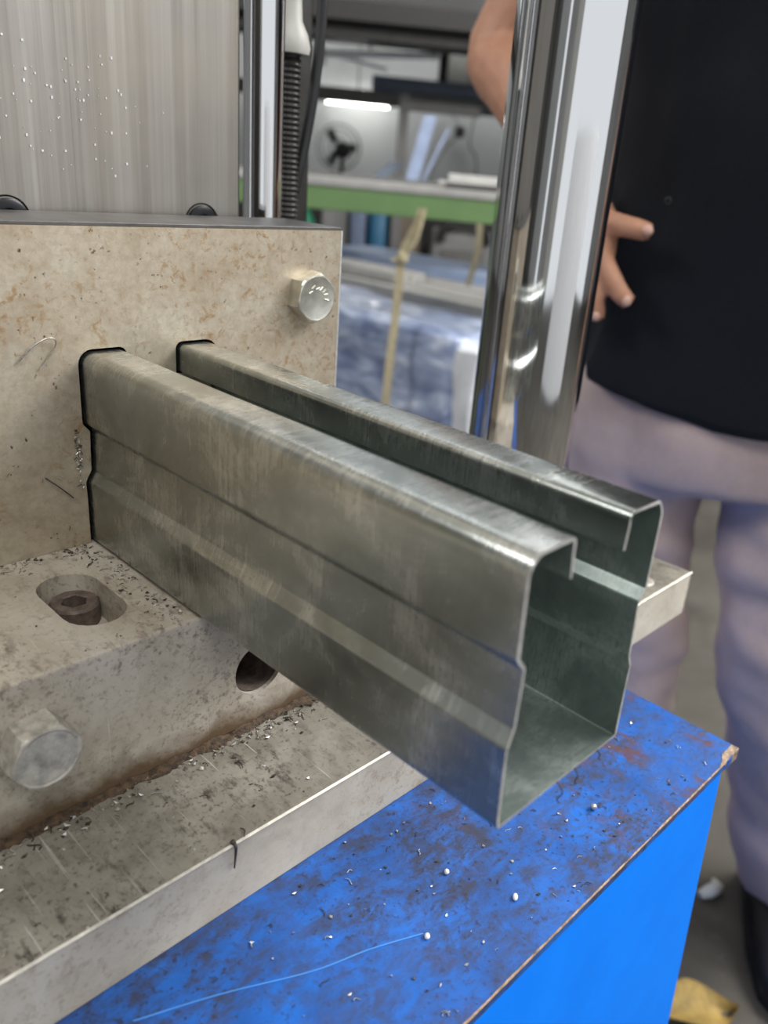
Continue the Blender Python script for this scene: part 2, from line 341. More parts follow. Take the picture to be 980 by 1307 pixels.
tube_lamp(-.36, 6.3, .60, .44, 'short lit fluorescent tube lamp on the far white wall above the fan', mat='lit', along='r')

# long unlit white tube bracket, grey deck beams, shelf beam, posts
t = thing('overhead_deck', 'dark grey overhead deck edge beam high across the back of the hall', 'beam', B(0, 4, 0), -PI / 4)
finish(boxb((-3, -.05, .755), (3, .25, .835), .006), 'edge_beam', M['dark_steel'], t)
finish(boxb((-3, 0, .84), (3, 1.2, .90), .004), 'deck_panel', M['deckgrey'], t)
finish(boxb((-3, .02, .70), (3, .22, .752), .004), 'lower_flange', M['dark_steel'], t)
for x in (-2.9, 2.9): finish(boxb((x - .05, .1, FLOOR), (x + .05, .2, .70), .004), 'post', M['beam_grey'], t)
t = thing('ceiling_conduit', 'long white lamp conduit running under the overhead deck, with bent arm', 'conduit', B(0, 4.25, 0), -PI / 4)
bm = bmesh.new(); tube(bm, [(-.42, 0, .655), (.12, .12, .705)], .016, 10); finish(bm, 'rail', M['white_film'], t, 40)
bm = bmesh.new(); tube(bm, [(-.36, 0, .655), (-.12, .1, .625)], .008, 8); finish(bm, 'arm', M['white_film'], t, 40)
bm = bmesh.new(); box(bm, (-.46, -.03, .61), (-.40, .03, .68), .006); finish(bm, 'end_bracket', M['cream'], t)
bm = bmesh.new(); tube(bm, [(-.2, .05, .68), (-.2, .05, .76)], .006, 6); finish(bm, 'hanger', M['beam_grey'], t)
bm = bmesh.new(); lathe(bm, [(.02, .07), (.03, .05), (.09, .0), (.085, -.008), (.02, .005)], 20); 
o = finish(bm, 'lamp_shade', M['white_film'], None, 50, Matrix.Translation(B(.33, 4.4, .766))); tag(o, 'small white bell lamp shade under the deck, beside the man\'s elbow', 'lamp')
t = thing('shelf_beam', 'blue-grey horizontal storage beam hung across the far white wall', 'beam', B(0, 5, 0), -PI / 4)
finish(boxb((-.21, -.06, .585), (1.8, .06, .655), .006), 'front_channel', M['steelblue'], t)
finish(boxb((-1.1, -.02, .515), (1.8, .10, .582), .006), 'back_channel', M['beam_grey'], t)
for x in (-1.05, .17, 1.75): finish(boxb((x - .025, .0, .66), (x + .025, .06, .838), .003) if x > 0 else boxb((x - .025, .0, .585), (x + .025, .06, .838), .003), 'hanger_post', M['dark_steel'], t)
t = thing('wall_cabinet', 'pale grey wall cabinet above the blue-grey beam on the far wall', 'cabinet', B(.33, 5.35, .655), -PI / 4)
finish(boxb((-.14, 0, 0), (.30, .2, .26), .004), 'body', M['beam_light'], t)
for x in (-.13, .015, .16): finish(boxb((x, -.01, .012), (x + .13, .0, .248), .003), 'door', M['cream'], t)
t = thing('rack_post', 'slim dark grey rack post standing behind the green beam', 'post', B(-.026, 4.5, FLOOR), -PI / 4)
finish(boxb((-.025, 0, .01), (.025, .05, 1.29), .002), 'upright', M['beam_grey'], t); finish(boxb((-.05, -.03, 0), (.05, .07, .01), .002), 'foot_plate', M['dark_steel'], t)
finish(boxb((-.025, -.01, 1.215), (.38, .05, 1.262), .002), 'cross_arm', M['beam_grey'], t)
# leaning film-covered sheets
for i, (r0, r1, d, w_, lbl) in enumerate([(.03, .085, 3.5, .05, 'narrow pale blue film-covered sheet leaning steeply beside the rack post'), (.075, .16, 3.53, .012, 'thin blue-grey strip leaning behind the pale blue sheet'), (-.10, -.03, 3.56, .06, 'low slate-blue offcut leaning left of the rack post')]):
    hgt = (.40, .36, .22)[i]; b0 = .162
    bm = bmesh.new(); pts = [(r0 - w_ / 2, b0), (r0 + w_ / 2, b0), (r1 + w_ / 2, hgt), (r1 - w_ / 2, hgt)]
    prism(bm, pts, lambda p: Vector((p[0], d + (p[1] - b0) * .15, p[1])), lambda p: Vector((p[0], d + .012 + (p[1] - b0) * .15, p[1])))
    o = finish(bm, 'leaning_sheet', M['sheetblue'] if i < 2 else M['steelblue'], None, None, HALL.copy()); tag(o, lbl, 'sheet')
# bench behind the beam that carries the sheets
t = thing('work_bench', 'grey work bench top behind the green beam carrying steel offcuts', 'bench', B(0, 3.7, FLOOR), -PI / 4)
finish(boxb((-1.85, -.25, .870), (1.4, .15, .905), .004), 'bench_top', M['beam_grey'], t)
for x in (-1.75, 1.3): finish(boxb((x - .03, -.2, 0), (x + .03, .1, .870), .003), 'leg', M['dark_steel'], t)
# pedestal fan
t = thing('pedestal_fan', 'dark wire-guard fan on a stand before the far white wall', 'fan', B(-.417, 5.5, 0), -PI / 4)
bm = bmesh.new()
for rr, yy in ((.135, 0), (.132, -.02), (.10, -.05), (.05, -.065)):
    tube(bm, [(rr * math.cos(a), yy, .288 + rr * math.sin(a)) for a in [2 * PI * k / 32 for k in range(33)]], .003, 5, cap=False)
for k in range(24):
    a = 2 * PI * k / 24; c, s_ = math.cos(a), math.sin(a); tube(bm, [(.02 * c, -.068, .288 + .02 * s_), (.10 * c, -.05, .288 + .10 * s_), (.134 * c, 0, .288 + .134 * s_)], .0012, 4)
finish(bm, 'wire_guard', M['dark_steel'], t, 60)
for k in range(3):
    a0 = k * 2.094; bm = bmesh.new()
    pts = [(.02, -.2), (.06, -.35), (.115, -.25), (.12, .25), (.07, .45), (.02, .3)]
    prism(bm, pts, lambda p: Vector((p[0] * math.cos(a0 + p[1]), -.02 + .02 * p[1], .288 + p[0] * math.sin(a0 + p[1]))), lambda p: Vector((p[0] * math.cos(a0 + p[1]), -.023 + .02 * p[1], .288 + p[0] * math.sin(a0 + p[1]))))
    finish(bm, 'blade', M['greyplastic'], t)
bm = bmesh.new(); lathe(bm, [(.02, -.05), (.045, -.04), (.05, .06), (.03, .09)], 16, Matrix.Translation((.03, .0, .272)) @ Matrix.Rotation(PI / 2, 4, 'X')); finish(bm, 'motor', M['dark'], t, 40)
bm = bmesh.new(); tube(bm, [(.02, .05, FLOOR + .03), (.02, .05, .24)], .014, 10); finish(bm, 'pole', M['dark_steel'], t, 40)
bm = bmesh.new(); lathe(bm, [(.18, 0), (.17, .02), (.03, .04)], 24, Matrix.Translation((.02, .05, FLOOR))); finish(bm, 'base', M['dark'], t, 40)
# hanging cables right of the sheets
t = thing('hanging_cables', 'thin dark cables looped down the far wall right of the leaning sheets', 'cables', B(0, 6.3, 0), -PI / 4)
bm = bmesh.new(); tube(bm, smoothpath([(.30, 0, .58), (.37, 0, .47), (.25, 0, .33), (.16, 0, .10), (.10, 0, -.1)], 6), .006, 6); finish(bm, 'cable', M['greyplastic'], t, 60)
bm = bmesh.new(); tube(bm, smoothpath([(.46, 0, .60), (.44, 0, .40), (.50, 0, .30), (.52, 0, .0)], 6), .005, 6); finish(bm, 'cable', M['dark_steel'], t, 60)
bm = bmesh.new(); box(bm, (.33, -.02, .44), (.40, .06, .51), .008); finish(bm, 'socket_box', M['dark_steel'], t)

# green beam and things on it
t = thing('green_beam', 'long horizontal green painted steel beam of the rack behind the press', 'beam', B(0, 2.5, 0), -PI / 4)
finish(boxb((-1.6, 0, .070), (1.5, .10, .133), .004), 'beam_web', M['green'], t)
finish(boxb((-1.6, -.004, .135), (1.5, .14, .158), .003), 'top_flange', M['beam_light'], t)
for x in (-1.5, 1.4): finish(boxb((x - .04, .02, FLOOR), (x + .04, .09, .070), .003), 'post', M['green'], t)
for i, (r0, r1, z, dd, rr) in enumerate([(.10, .60, .168, 2.56, .010), (.13, .62, .178, 2.60, .020), (.12, .55, .167, 2.53, .008)]):
    bm = bmesh.new(); tube(bm, [(r0, dd, .158 + rr), (r1, dd + .01, .158 + rr)], rr, 10); o = finish(bm, 'steel_pipe', M['beam_light'] if i != 2 else M['dark_steel'], None, 40, HALL.copy())
    tag(o, ['slim light grey pipe lying on the green beam, middle of three', 'thickest pale grey pipe lying on the green beam, at the back', 'thin dark pipe lying on the green beam, at the front'][i], 'pipe', 'pipes on the green beam')
# strap hanging from beam
bm = bmesh.new()
path = smoothpath([(.056, 0, .10), (.050, 0, .07), (.035, 0, .035), (.010, -.003, -.03), (.006, 0, -.10), (.003, .003, -.2), (-.006, 0, -.36), (-.01, 0, -.60)], 5)
for k, (p, q) in enumerate(zip(path, path[1:])):
    pass
def ribbon(bm, path, wd, th, side=Vector((1, 0, 0)), nrm=Vector((0, 1, 0))):
    rings = []
    for p in path: rings.append([bm.verts.new(Vector(p) + side * a * wd / 2 + nrm * b * th / 2) for a, b in ((-1, -1), (1, -1), (1, 1), (-1, 1))])
    for a, b in zip(rings, rings[1:]):
        for i in range(4): bm.faces.new((a[i], a[(i + 1) % 4], b[(i + 1) % 4], b[i]))
    bm.faces.new(rings[0][::-1]); bm.faces.new(rings[-1])
t = thing('lashing_strap', 'beige woven strap hanging from the green beam in front of the plastic-wrapped bundle', 'strap', B(0, 2.42, 0), -PI / 4)
ribbon(bm, path, .024, .005); finish(bm, 'webbing', M['strap'], t)
bm = bmesh.new(); tube(bm, smoothpath([(.06, .0, .10), (.045, -.012, .02), (.008, -.008, -.035), (-.02, -.006, -.045)], 5), .006, 8); finish(bm, 'knot_cord', M['strap'], t, 60)
bm = bmesh.new(); ball(bm, (.010, -.006, -.035), .018, (1, .6, 1.2)); finish(bm, 'knot', M['strap'], t, 60)
bm = bmesh.new(); ribbon(bm, smoothpath([(.25, .35, .07), (.255, .35, -.02), (.235, .35, -.14)], 4), .02, .004); finish(bm, 'webbing', M['strap'], t)
# bundles of long profiles lying on trestles
t = thing('wrapped_bundle', 'bundle of long profiles wrapped in crinkled blue plastic film with a white end', 'bundle', (0, 0, 0))
def crumple(o, amp, sc_, seed=0):
    for v in o.data.vertices:
        n_ = noise.noise_vector(v.co * sc_ + Vector((seed, 0, 0))); v.co += n_ * amp
def lump(lo, hi, sub, amp, sc_, name, mat, parent, bev=.05):
    bm = boxb(lo, hi, bev, 3); bmesh.ops.subdivide_edges(bm, edges=bm.edges[:], cuts=sub, use_grid_fill=True)
    o = finish(bm, name, mat, parent, 180); crumple(o, amp, sc_, R.random() * 9); return o
lump((1.62, 1.14, -.56), (1.98, 3.4, -.23), 14, .022, 9, 'film_wrap', M['wrapblue'], t)
lump((1.63, 1.06, -.55), (1.96, 1.17, -.26), 5, .018, 12, 'loose_film_end', M['white_film'], t, .03)
for y in (1.35, 3.1): finish(boxb((1.64, y - .05, FLOOR), (1.96, y + .05, -.565), .004), 'bearer', M['dark'], t)
for k in range(5): tag(finish(boxb((2.04 + k * .088, .8, -.27), (2.124 + k * .088, 3.4, -.215 + .004 * (k % 2)), .004), 'steel_profile', M['beam_light']), 'long light grey steel profile in the row behind the plastic-wrapped bundle', 'profile', 'grey profiles behind the bundle')
for k in range(2): tag(finish(boxb((2.10 + k * .088, 1.9, -.2098), (2.18 + k * .088, 3.3, -.175), .004), 'short_profile', M['beam_light']), 'shorter pale profile lying on top of the grey profile row, ' + ('nearer the bundle' if k == 0 else 'farther from the bundle'), 'profile', 'short profiles on the row')
for k, y in enumerate((1.1, 3.1)):
    t = thing('trestle', 'dark steel trestle under the ' + ('near' if k == 0 else 'far') + ' end of the grey profile row', 'trestle', (2.25, y, FLOOR))
    finish(boxb((-.20, -.03, .44), (.22, .03, .474), .004), 'top_bar', M['dark_steel'], t)
    for x in (-.17, .19): finish(boxb((x - .02, -.025, 0), (x + .02, .025, .44), .003), 'leg', M['dark_steel'], t)
tag(finish(boxb((2.032, 2.15, -.262), (2.0385, 2.22, -.225), .001), 'film_tape', M['white_film']), 'strip of white tape stuck on the nearest grey profile', 'tape')
for k in range(3): tag(finish(boxb((2.52 + .02 * k, .6 + .05 * k, -.255 + .023 * k), (2.92 - .01 * k, 2.9, -.2325 + .023 * k), .003), 'film_covered_panel', M['paleblue']), 'pale blue film-covered panel behind the grey profiles, ' + ('bottom of three', 'middle of three', 'topmost of three')[k], 'panel', 'pale blue panels')
for k, y in enumerate((.9, 2.7)):
    t = thing('trestle', 'dark steel trestle under the ' + ('near' if k == 0 else 'far') + ' end of the pale blue panels', 'trestle', (2.72, y, FLOOR))
    finish(boxb((-.18, -.03, .455), (.18, .03, .489), .004), 'top_bar', M['dark_steel'], t)
    for x in (-.15, .15): finish(boxb((x - .02, -.025, 0), (x + .02, .025, .455), .003), 'leg', M['dark_steel'], t)
# clutter shelf under the beam
t = thing('clutter_shelf', 'dark low shelf rack beyond the green beam holding boxes and tools', 'shelf', B(0, 4.85, 0), -PI / 4)
finish(boxb((-1.2, -.2, -.33), (1.8, .38, -.30), .003), 'shelf_board', M['dark'], t); finish(boxb((-1.2, .4, FLOOR), (1.8, .43, .08), .003), 'back_panel', M['dark'], t)
for x in (-1.18, 1.78): finish(boxb((x - .02, -.2, FLOOR), (x + .02, .38, -.335), .002), 'side_panel', M['dark'], t)
def hb(name, lo, hi, mat, label, cat, bev=.01): return tag(hall(name, lo, hi, M[mat], bev), label, cat)
bm = bmesh.new(); lathe(bm, [(.08, -.30), (.09, -.16), (.05, -.08), (.02, -.03), (.02, .0)], 16, Matrix.Translation((-.55, 4.85, 0))); tag(finish(bm, 'green_bottle', M['greenp'], None, 50, HALL.copy()), 'green plastic bottle under the left end of the green beam', 'bottle')
hb('grey_box', (-.44, 4.8, -.30), (-.30, 5.0, .0), 'greyplastic', 'grey box on the dark shelf, right of the green bottle', 'box')
hb('pale_box', (-.28, 4.8, -.30), (-.20, 5.0, -.03), 'sheetblue', 'slim pale blue box on the dark shelf, left of the teal can', 'box')
bm = bmesh.new(); lathe(bm, [(.06, -.30), (.06, -.05), (.04, -.02)], 18, Matrix.Translation((-.122, 4.85, 0))); tag(finish(bm, 'teal_can', M['teal'], None, 50, HALL.copy()), 'dark teal can on the dark shelf under the green beam', 'can')
hb('brown_carton', (-.04, 4.75, -.30), (.11, 5.0, .02), 'brown', 'brown carton on the dark shelf behind the hanging strap', 'carton')
t = thing('machine_case', 'grey and black moulded tool case on the dark shelf behind the chrome column', 'case', B(.32, 4.82, -.30), -PI / 4)
finish(boxb((-.15, -.06, 0), (.21, .2, .21), .04, 3), 'case_body', M['greyplastic'], t)
bm = bmesh.new(); tube(bm, smoothpath([(-.10, -.07, .15), (-.06, -.09, .235), (.12, -.09, .235), (.165, -.07, .15)], 5), .024, 8); finish(bm, 'handle', M['dark'], t, 60)
finish(boxb((-.09, -.075, .03), (.15, -.058, .11), .006), 'front_plate', M['beam_grey'], t)
# bright panel and window-ish cabinet to the right of the column (between column and man)
t = thing('white_cupboard', 'tall white cupboard by the far wall, between column and man', 'cupboard', B(1.55, 5.6, FLOOR), -PI / 4)
finish(boxb((-.30, 0, 0), (.30, .4, 1.30), .006), 'body', M['white_film'], t)
for x in (-.29, .01): finish(boxb((x, -.015, .02), (x + .28, 0, 1.28), .004), 'door', M['white_film'], t); 
for x in (-.03, .03): finish(boxb((x - .006, -.03, .6), (x + .006, -.015, .74), .003), 'handle', M['dark_steel'], t)

# ================================================================== PRESS: stand, bed, blocks
ZT = -0.11; ZB = -0.074; YF = -0.162
t = thing('press_stand', 'bright blue painted steel press stand with a worn oily top', 'stand', (0, 0, FLOOR))
L0 = -FLOOR
def stand_body():
    bm = bmesh.new(); z0, z1 = .0, ZT - .006 - FLOOR
    xr = lambda z: .247 + .15 * (z1 - z)
    pts = [(-.9, 0), (xr(0), 0), (xr(z1), z1), (-.9, z1)]
    prism(bm, pts, lambda p: Vector((p[0], -.2655, p[1])), lambda p: Vector((p[0], .62, p[1])))
    return bm
finish(stand_body(), 'body', M['blue'], t)
bm = bmesh.new()
# top plate with a chipped front right corner
pts = [(-.9, -.2665), (.246, -.2665), (.252, -.2672), (.2655, -.2655), (.2660, -.262), (.2660, .62), (-.9, .62)]
zt = ZT - FLOOR
prism(bm, pts, lambda p: Vector((p[0], p[1], zt - .006)), lambda p: Vector((p[0], p[1], zt)))
finish(bm, 'top_plate', M['blue_top'], t)
# bare worn line along the front edge and rusty corner
bm = bmesh.new()
N = 90; up_, dn_ = [], []
for i in range(N + 1):
    x = -.35 + (.2655 + .35) * i / N; n_ = noise.noise(Vector((x * 60, 1, 0))) * .5 + noise.noise(Vector((x * 240, 2, 0))) * .5
    wi = max(.0002, .0004 + .0009 * n_ + (.004 if x > .243 else 0) * min(1, (x - .243) / .006 if x > .243 else 0)); hi = max(.0003, .0006 + .0006 * n_ + (.0065 if x > .246 else 0))
    yb = -.2667 if x < .25 else -.2662
    up_.append(wi); dn_.append((x, yb, hi))
rows = []
for (x, yb, hi), wi in zip(dn_, up_):
    rows.append([bm.verts.new((x, yb - .0003, zt - hi)), bm.verts.new((x, yb - .0003, zt - .0001)), bm.verts.new((x, yb + .0001, zt + .0003)), bm.verts.new((x, yb + wi, zt + .0003)), bm.verts.new((x, yb + wi + .0002, zt - .001))])
for a, b in zip(rows, rows[1:]):
    for k in range(4): bm.faces.new((a[k], b[k], b[k + 1], a[k + 1]))
o = finish(bm, 'worn_edge', M['bare'], t); o['label'] = 'bare metal wear line with rusty corner'
# scored bright line in the top paint
bm = bmesh.new(); path = smoothpath([(-0.0794, -0.1803, zt + .0002), (-0.0499, -0.1928, zt + .0002), (-0.0164, -0.2096, zt + .0002), (0.0068, -0.2175, zt + .0002), (0.0298, -0.2275, zt + .0002)], 8); ribbon(bm, path, .0009, .0004, Vector((.4, -.9, 0)), Vector((0, 0, 1)))
finish(bm, 'paint_scratch', simple('scratched_light_blue', (.06, .23, .62), .5), t)

t = thing('bed_plate', 'long thick grey steel bed plate lying across the blue stand', 'plate', (0, 0, 0))
bm = boxb((-.60, YF, ZT), (.396, .20, ZB), .0009, 2)
for f in bm.faces:
    f.material_index = 0 if f.normal.z > .9 else 1
o = finish(bm, 'plate_body', [M['bed'], M['bed_side']], t)
bm = bmesh.new(); lathe(bm, [(.0085, .0), (.0085, .0006), (.0075, .0012), (.003, .0012), (.002, .0004)], 28, Matrix.Translation((0.3490, -0.1456, ZB))); finish(bm, 'dowel_pin', M['zinc_old'], t, 40)
bm = bmesh.new()      # bright strip laid along the front arris
ribbon(bm, [(-.6, YF - .00005, ZB - .0001), (.396, YF - .00005, ZB - .0001)], .0012, .0008, Vector((0, .7, .7)), Vector((0, -.7, .7))); o = finish(bm, 'bright_edge', simple('pale_edge_metal', (.62, .58, .50), .5, .3, .3, 200, .4), t); o['label'] = 'bright front edge'

def stadium(cx, cy, hl, r, n=10):
    return [(cx + r * math.cos(a), cy + (hl - r) + r * math.sin(a)) for a in [PI * k / n for k in range(n + 1)]] + [(cx + r * math.cos(a), cy - (hl - r) + r * math.sin(a)) for a in [PI + PI * k / n for k in range(n + 1)]]
t = thing('die_block', 'off-white steel mounting block under the channel, with slotted recess and rusty foot', 'block', (0, 0, 0))
ZU = -0.0013
o = finish(boxb((-.50, -.1005, ZB + .0002), (.150, .056, ZU), .0012, 2), 'block_body', M['block'], t)
cut = []
bm = bmesh.new(); prism(bm, stadium(-.0315, -.0525, .0272, .0142), lambda p: Vector((p[0], p[1], -.021)), lambda p: Vector((p[0], p[1], .02))); cut.append(finish(bm, 'cutter', M['block']))
bm = bmesh.new(); lathe(bm, [(.0142, -.05), (.0142, .01)], 32, orient((.0345, -.1005, -.042), (0, -1, 0))); cut.append(finish(bm, 'cutter', M['block']))
for c_ in cut:
    md = o.modifiers.new('b', 'BOOLEAN'); md.object = c_; md.operation = 'DIFFERENCE'; md.solver = 'EXACT'
bpy.context.view_layer.update(); baked(o)
for c_ in cut: bpy.data.objects.remove(c_)
bm = bmesh.new(); lathe(bm, [(.0137, .0), (.0139, -.030), (.0139, -.046)], 32, orient((.0345, -.0985, -.042), (0, -1, 0)), False); bo = finish(bm, 'bore_lining', M['rusty'], t, 60); bo['label'] = 'dark lining of the round bolt hole'  # dark lining set inside the round bore

def hex_bolt(name, label, loc, axis, rad, h, rot, mat, marks=True, parent_group=None):
    t = thing(name, label, 'bolt', loc)
    X = Vector(axis).to_track_quat('Z', 'Y').to_matrix().to_4x4() @ Matrix.Rotation(rot, 4, 'Z')
    bm = bmesh.new(); S = 48; ri = rad * .866
    def hexr(a, cap_): 
        k = a % (PI / 3) - PI / 6
        return min(ri / math.cos(k), cap_)
    prof = [(h * .0, rad * 1.0), (h * .82, rad * 1.0), (h * .92, rad * .955), (h * .985, rad * .90), (h, rad * .84), (h * .97, rad * .78), (h * .97, .0)]
    rings = []
    for z, cp in prof[:-1]:
        rings.append([bm.verts.new(X @ Vector((hexr(2 * PI * i / S, cp) * math.cos(2 * PI * i / S), hexr(2 * PI * i / S, cp) * math.sin(2 * PI * i / S), z))) for i in range(S)])
    for a, b in zip(rings, rings[1:]):
        for i in range(S): bm.faces.new((a[i], a[(i + 1) % S], b[(i + 1) % S], b[i]))
    bm.faces.new(rings[0][::-1]); bm.faces.new(rings[-1])
    finish(bm, 'hex_head', mat, t, 24)
    bm = bmesh.new(); lathe(bm, [(rad * .55, .001), (rad * .55, -.018)], 24, X); finish(bm, 'shank', mat, t, 40)
    if marks:
        bm = bmesh.new()
        for k in range(7):
            a = -.4 + k * .42; c = Vector((math.cos(a) * rad * .45, math.sin(a) * rad * .45, h * .975)); l = rad * .09
            tube(bm, [X @ (c + Vector((-l, l * R.uniform(-1, 1), 0))), X @ (c + Vector((l, l * R.uniform(-1, 1), 0)))], rad * .035, 6)
        finish(bm, 'head_marks', mat, t, 60)
    return t
hex_bolt('hex_bolt', 'zinc hex bolt near the right edge of the rust-freckled die plate', (.1385, 0, .1216), (0, -1, 0), .0150, .0098, .30, M['zinc'])
hex_bolt('hex_bolt', 'dull grey hex bolt low on the off-white block at the left', (-.0757, -.1005, -.0310), (0, -1, 0), .0150, .0138, .12, M['zinc_old'], False)
# socket screw in the recess
t = thing('socket_screw', 'rusty hex-socket cap screw sunk in the slotted recess of the block', 'screw', (-.0285, -.0375, -.021))
bm = bmesh.new(); S = 48
hx = lambda a: .0062 * .866 / math.cos(a % (PI / 3) - PI / 6)
rings = [[bm.verts.new((r_(2 * PI * i / S) * math.cos(2 * PI * i / S), r_(2 * PI * i / S) * math.sin(2 * PI * i / S), z)) for i in range(S)] for r_, z in ((lambda a: .0115, 0), (lambda a: .0115, .0095), (lambda a: .0105, .0108), (lambda a: hx(a) + .0006, .0108), (hx, .0103), (hx, .003))]
for a, b in zip(rings, rings[1:]):
    for i in range(S): bm.faces.new((a[i], a[(i + 1) % S], b[(i + 1) % S], b[i]))
bm.faces.new(rings[0][::-1]); bm.faces.new(rings[-1])
finish(bm, 'cap_head', M['rusty'], t, 30)

# ------------------------------------------------------------------ channel section
H, W, WL, LH, T = .1, .0753, .0225, .0142, .0011
LEN = .2743
def arc_fillet(P, i, r, n=5):
    p, a, b = P[i], P[i - 1], P[i + 1]
    u = (a - p).normalized(); v = (b - p).normalized(); ang = math.acos(max(-1, min(1, u.dot(v)))); d = r / math.tan(ang / 2)
    c = p + (u + v).normalized() * (r / math.sin(ang / 2)); s_ = p + u * d - c; e_ = p + v * d - c; out = []
    a0 = math.atan2(s_.y, s_.x); a1 = math.atan2(e_.y, e_.x); da = (a1 - a0 + PI) % (2 * PI) - PI
    for k in range(n + 1): out.append(c + Vector((math.cos(a0 + da * k / n), math.sin(a0 + da * k / n))) * r)
    return out
h_ = T / 2
left = [((WL - h_, H - LH), 0), ((WL - h_, H - h_), .0022), ((h_, H - h_), .0055), ((h_, .0650), .0022), ((h_ + .0036, .0608), .0022), ((h_ + .0029, .0385), .0022), ((h_ - .0003, .0330), .0030), ((h_, .026), .01), ((h_, h_), .0014)]
full = left + [((W - x, z), r) for (x, z), r in left[::-1]]
def build_mid(extra=0):
    P = [Vector(p) for p, r in full]; rr = [r for p, r in full]; out = []; 
    for i in range(len(P)):
        if i in (0, len(P) - 1) or rr[i] == 0: out.append(P[i])
        else: out += arc_fillet(P, i, rr[i])
    return out
MID = build_mid()
# insert split points in the flats so that each strip of the sheet is a part
def insert_at(mid, p):
    best = None
    for i in range(len(mid) - 1):
        a, b = mid[i], mid[i + 1]; ab = b - a; t_ = max(0, min(1, (p - a).dot(ab) / ab.length_squared)); q = a + ab * t_
        if best is None or (q - p).length < best[0]: best = ((q - p).length, i, q)
    mid.insert(best[1] + 1, best[2]); return best[2]
splits = [insert_at(MID, Vector(p)) for p in ((WL - h_, H - .005), (h_, H - .0075), (h_, .004), (W - h_, .004), (W - h_, H - .0075), (W - WL + h_, H - .005))]
def offset(mid, d):
    out = []
    for i, p in enumerate(mid):
        t0 = (mid[i] - mid[i - 1]).normalized() if i else None; t1 = (mid[i + 1] - mid[i]).normalized() if i < len(mid) - 1 else None
        t0 = t0 or t1; t1 = t1 or t0; n0 = Vector((-t0.y, t0.x)); n1 = Vector((-t1.y, t1.x)); n_ = (n0 + n1).normalized(); out.append(p + n_ * (d / max(.3, n_.dot(n0))))
    return out
# travelling lip -> flange -> wall down -> web: left normal points inwards at the wall
OUTS = offset(MID, -h_); INS = offset(MID, h_)
if OUTS[len(OUTS) // 2].y > INS[len(INS) // 2].y: OUTS, INS = INS, OUTS
Y0, Y1 = .048, -LEN
NY = 30
def sweep_part(name, i0, i1, parent, capA, capB):
    bm = bmesh.new(); rings = []
    for k in range(NY + 1):
        y = Y0 + (Y1 - Y0) * k / NY; f = max(0, -y / LEN) ** 2
        def pos(p):
            x = p.x + (.0016 - .0031 * p.y / H) * f * max(0, 1 - p.x / W * 1.6)
            z = p.y + .00012 * noise.noise(Vector((p.x * 30, y * 40, p.y * 30)))
            return Vector((x + .00018 * noise.noise(Vector((p.y * 25, y * 18, 4))), y, z))
        A = [bm.verts.new(pos(p)) for p in OUTS[i0:i1 + 1]]; Bv = [bm.verts.new(pos(p)) for p in INS[i0:i1 + 1]]
        if k == NY:
            for v in A + Bv: v.co.y += .0006 * noise.noise(v.co * 160) + .0003 * noise.noise(v.co * 500)
        rings.append((A, Bv))
    n = i1 - i0
    for (A, Bv), (C_, D_) in zip(rings, rings[1:]):
        for i in range(n):
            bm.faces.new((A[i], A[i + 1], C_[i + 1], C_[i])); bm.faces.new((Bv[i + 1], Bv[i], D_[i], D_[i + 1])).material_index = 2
        if capA: bm.faces.new((A[0], C_[0], D_[0], Bv[0])).material_index = 0
        if capB: bm.faces.new((A[-1], Bv[-1], D_[-1], C_[-1])).material_index = 0
    for A, Bv in (rings[0], rings[-1]):
        for i in range(n):
            bm.faces.new((A[i], Bv[i], Bv[i + 1], A[i + 1])).material_index = 1
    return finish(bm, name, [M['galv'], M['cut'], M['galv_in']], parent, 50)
ch = thing('steel_channel', 'long galvanised steel lipped channel sticking out of the die towards the viewer', 'channel', (0, 0, 0))
idx = [min(range(len(MID)), key=lambda i: (MID[i] - s_).length) for s_ in splits]
seg = [0] + idx + [len(MID) - 1]
for nm, a, b, k in (('lip', 0, 1, 0), ('top_flange', 1, 2, 1), ('side_wall', 2, 3, 2), ('base_web', 3, 4, 3), ('side_wall', 4, 5, 4), ('top_flange', 5, 6, 5), ('lip', 6, 7, 6)):
    sweep_part(nm, seg[a], seg[b], ch, k == 0, k == 6)
for (x, dy, ln, dx) in ((.036, -.001, .010, .004), (.047, -.0005, .007, .002), (.062, 0, .004, .003)):
    bm = bmesh.new(); tube(bm, smoothpath([(x, -LEN, .0005), (x + dx * .4, -LEN - .001 + dy, -ln * .4), (x + dx * .1, -LEN - .001, -ln * .7), (x + dx * .6, -LEN - .0012, -ln)], 4), .00025, 5); finish(bm, 'burr', M['chip_dark'], ch, 60)

# die plate: one ground plate, the channel's outline cut through it with clearance
CL = .0014
o2 = offset(MID, -(h_ + CL)); i2 = offset(MID, h_ + CL)
if o2[len(o2) // 2].y > i2[len(i2) // 2].y: o2, i2 = i2, o2
def ext(lst, mid): # push the lip ends past the sheet
    d0 = (mid[0] - mid[1]).normalized() * CL; d1 = (mid[-1] - mid[-2]).normalized() * CL
    lst[0] = lst[0] + d0; lst[-1] = lst[-1] + d1; return lst
o2 = ext(o2, MID); i2 = ext(i2, MID)
ZP = ZU + .0002
mid_i = len(o2) // 2
lo_half = [p for p in o2[:mid_i] if p.y > ZP + .003]; hi_half = [p for p in o2[mid_i:] if p.y > ZP + .003]
poly = [Vector((-.36, ZP)), Vector((-CL, ZP))] + lo_half[::-1] + i2 + hi_half[::-1] + [Vector((W + CL, ZP)), Vector((.1640, ZP)), Vector((.1640, .1588)), Vector((-.36, .1588))]
t = thing('die_plate', 'upright rust-freckled steel die plate that the channel passes through', 'plate', (0, 0, 0))
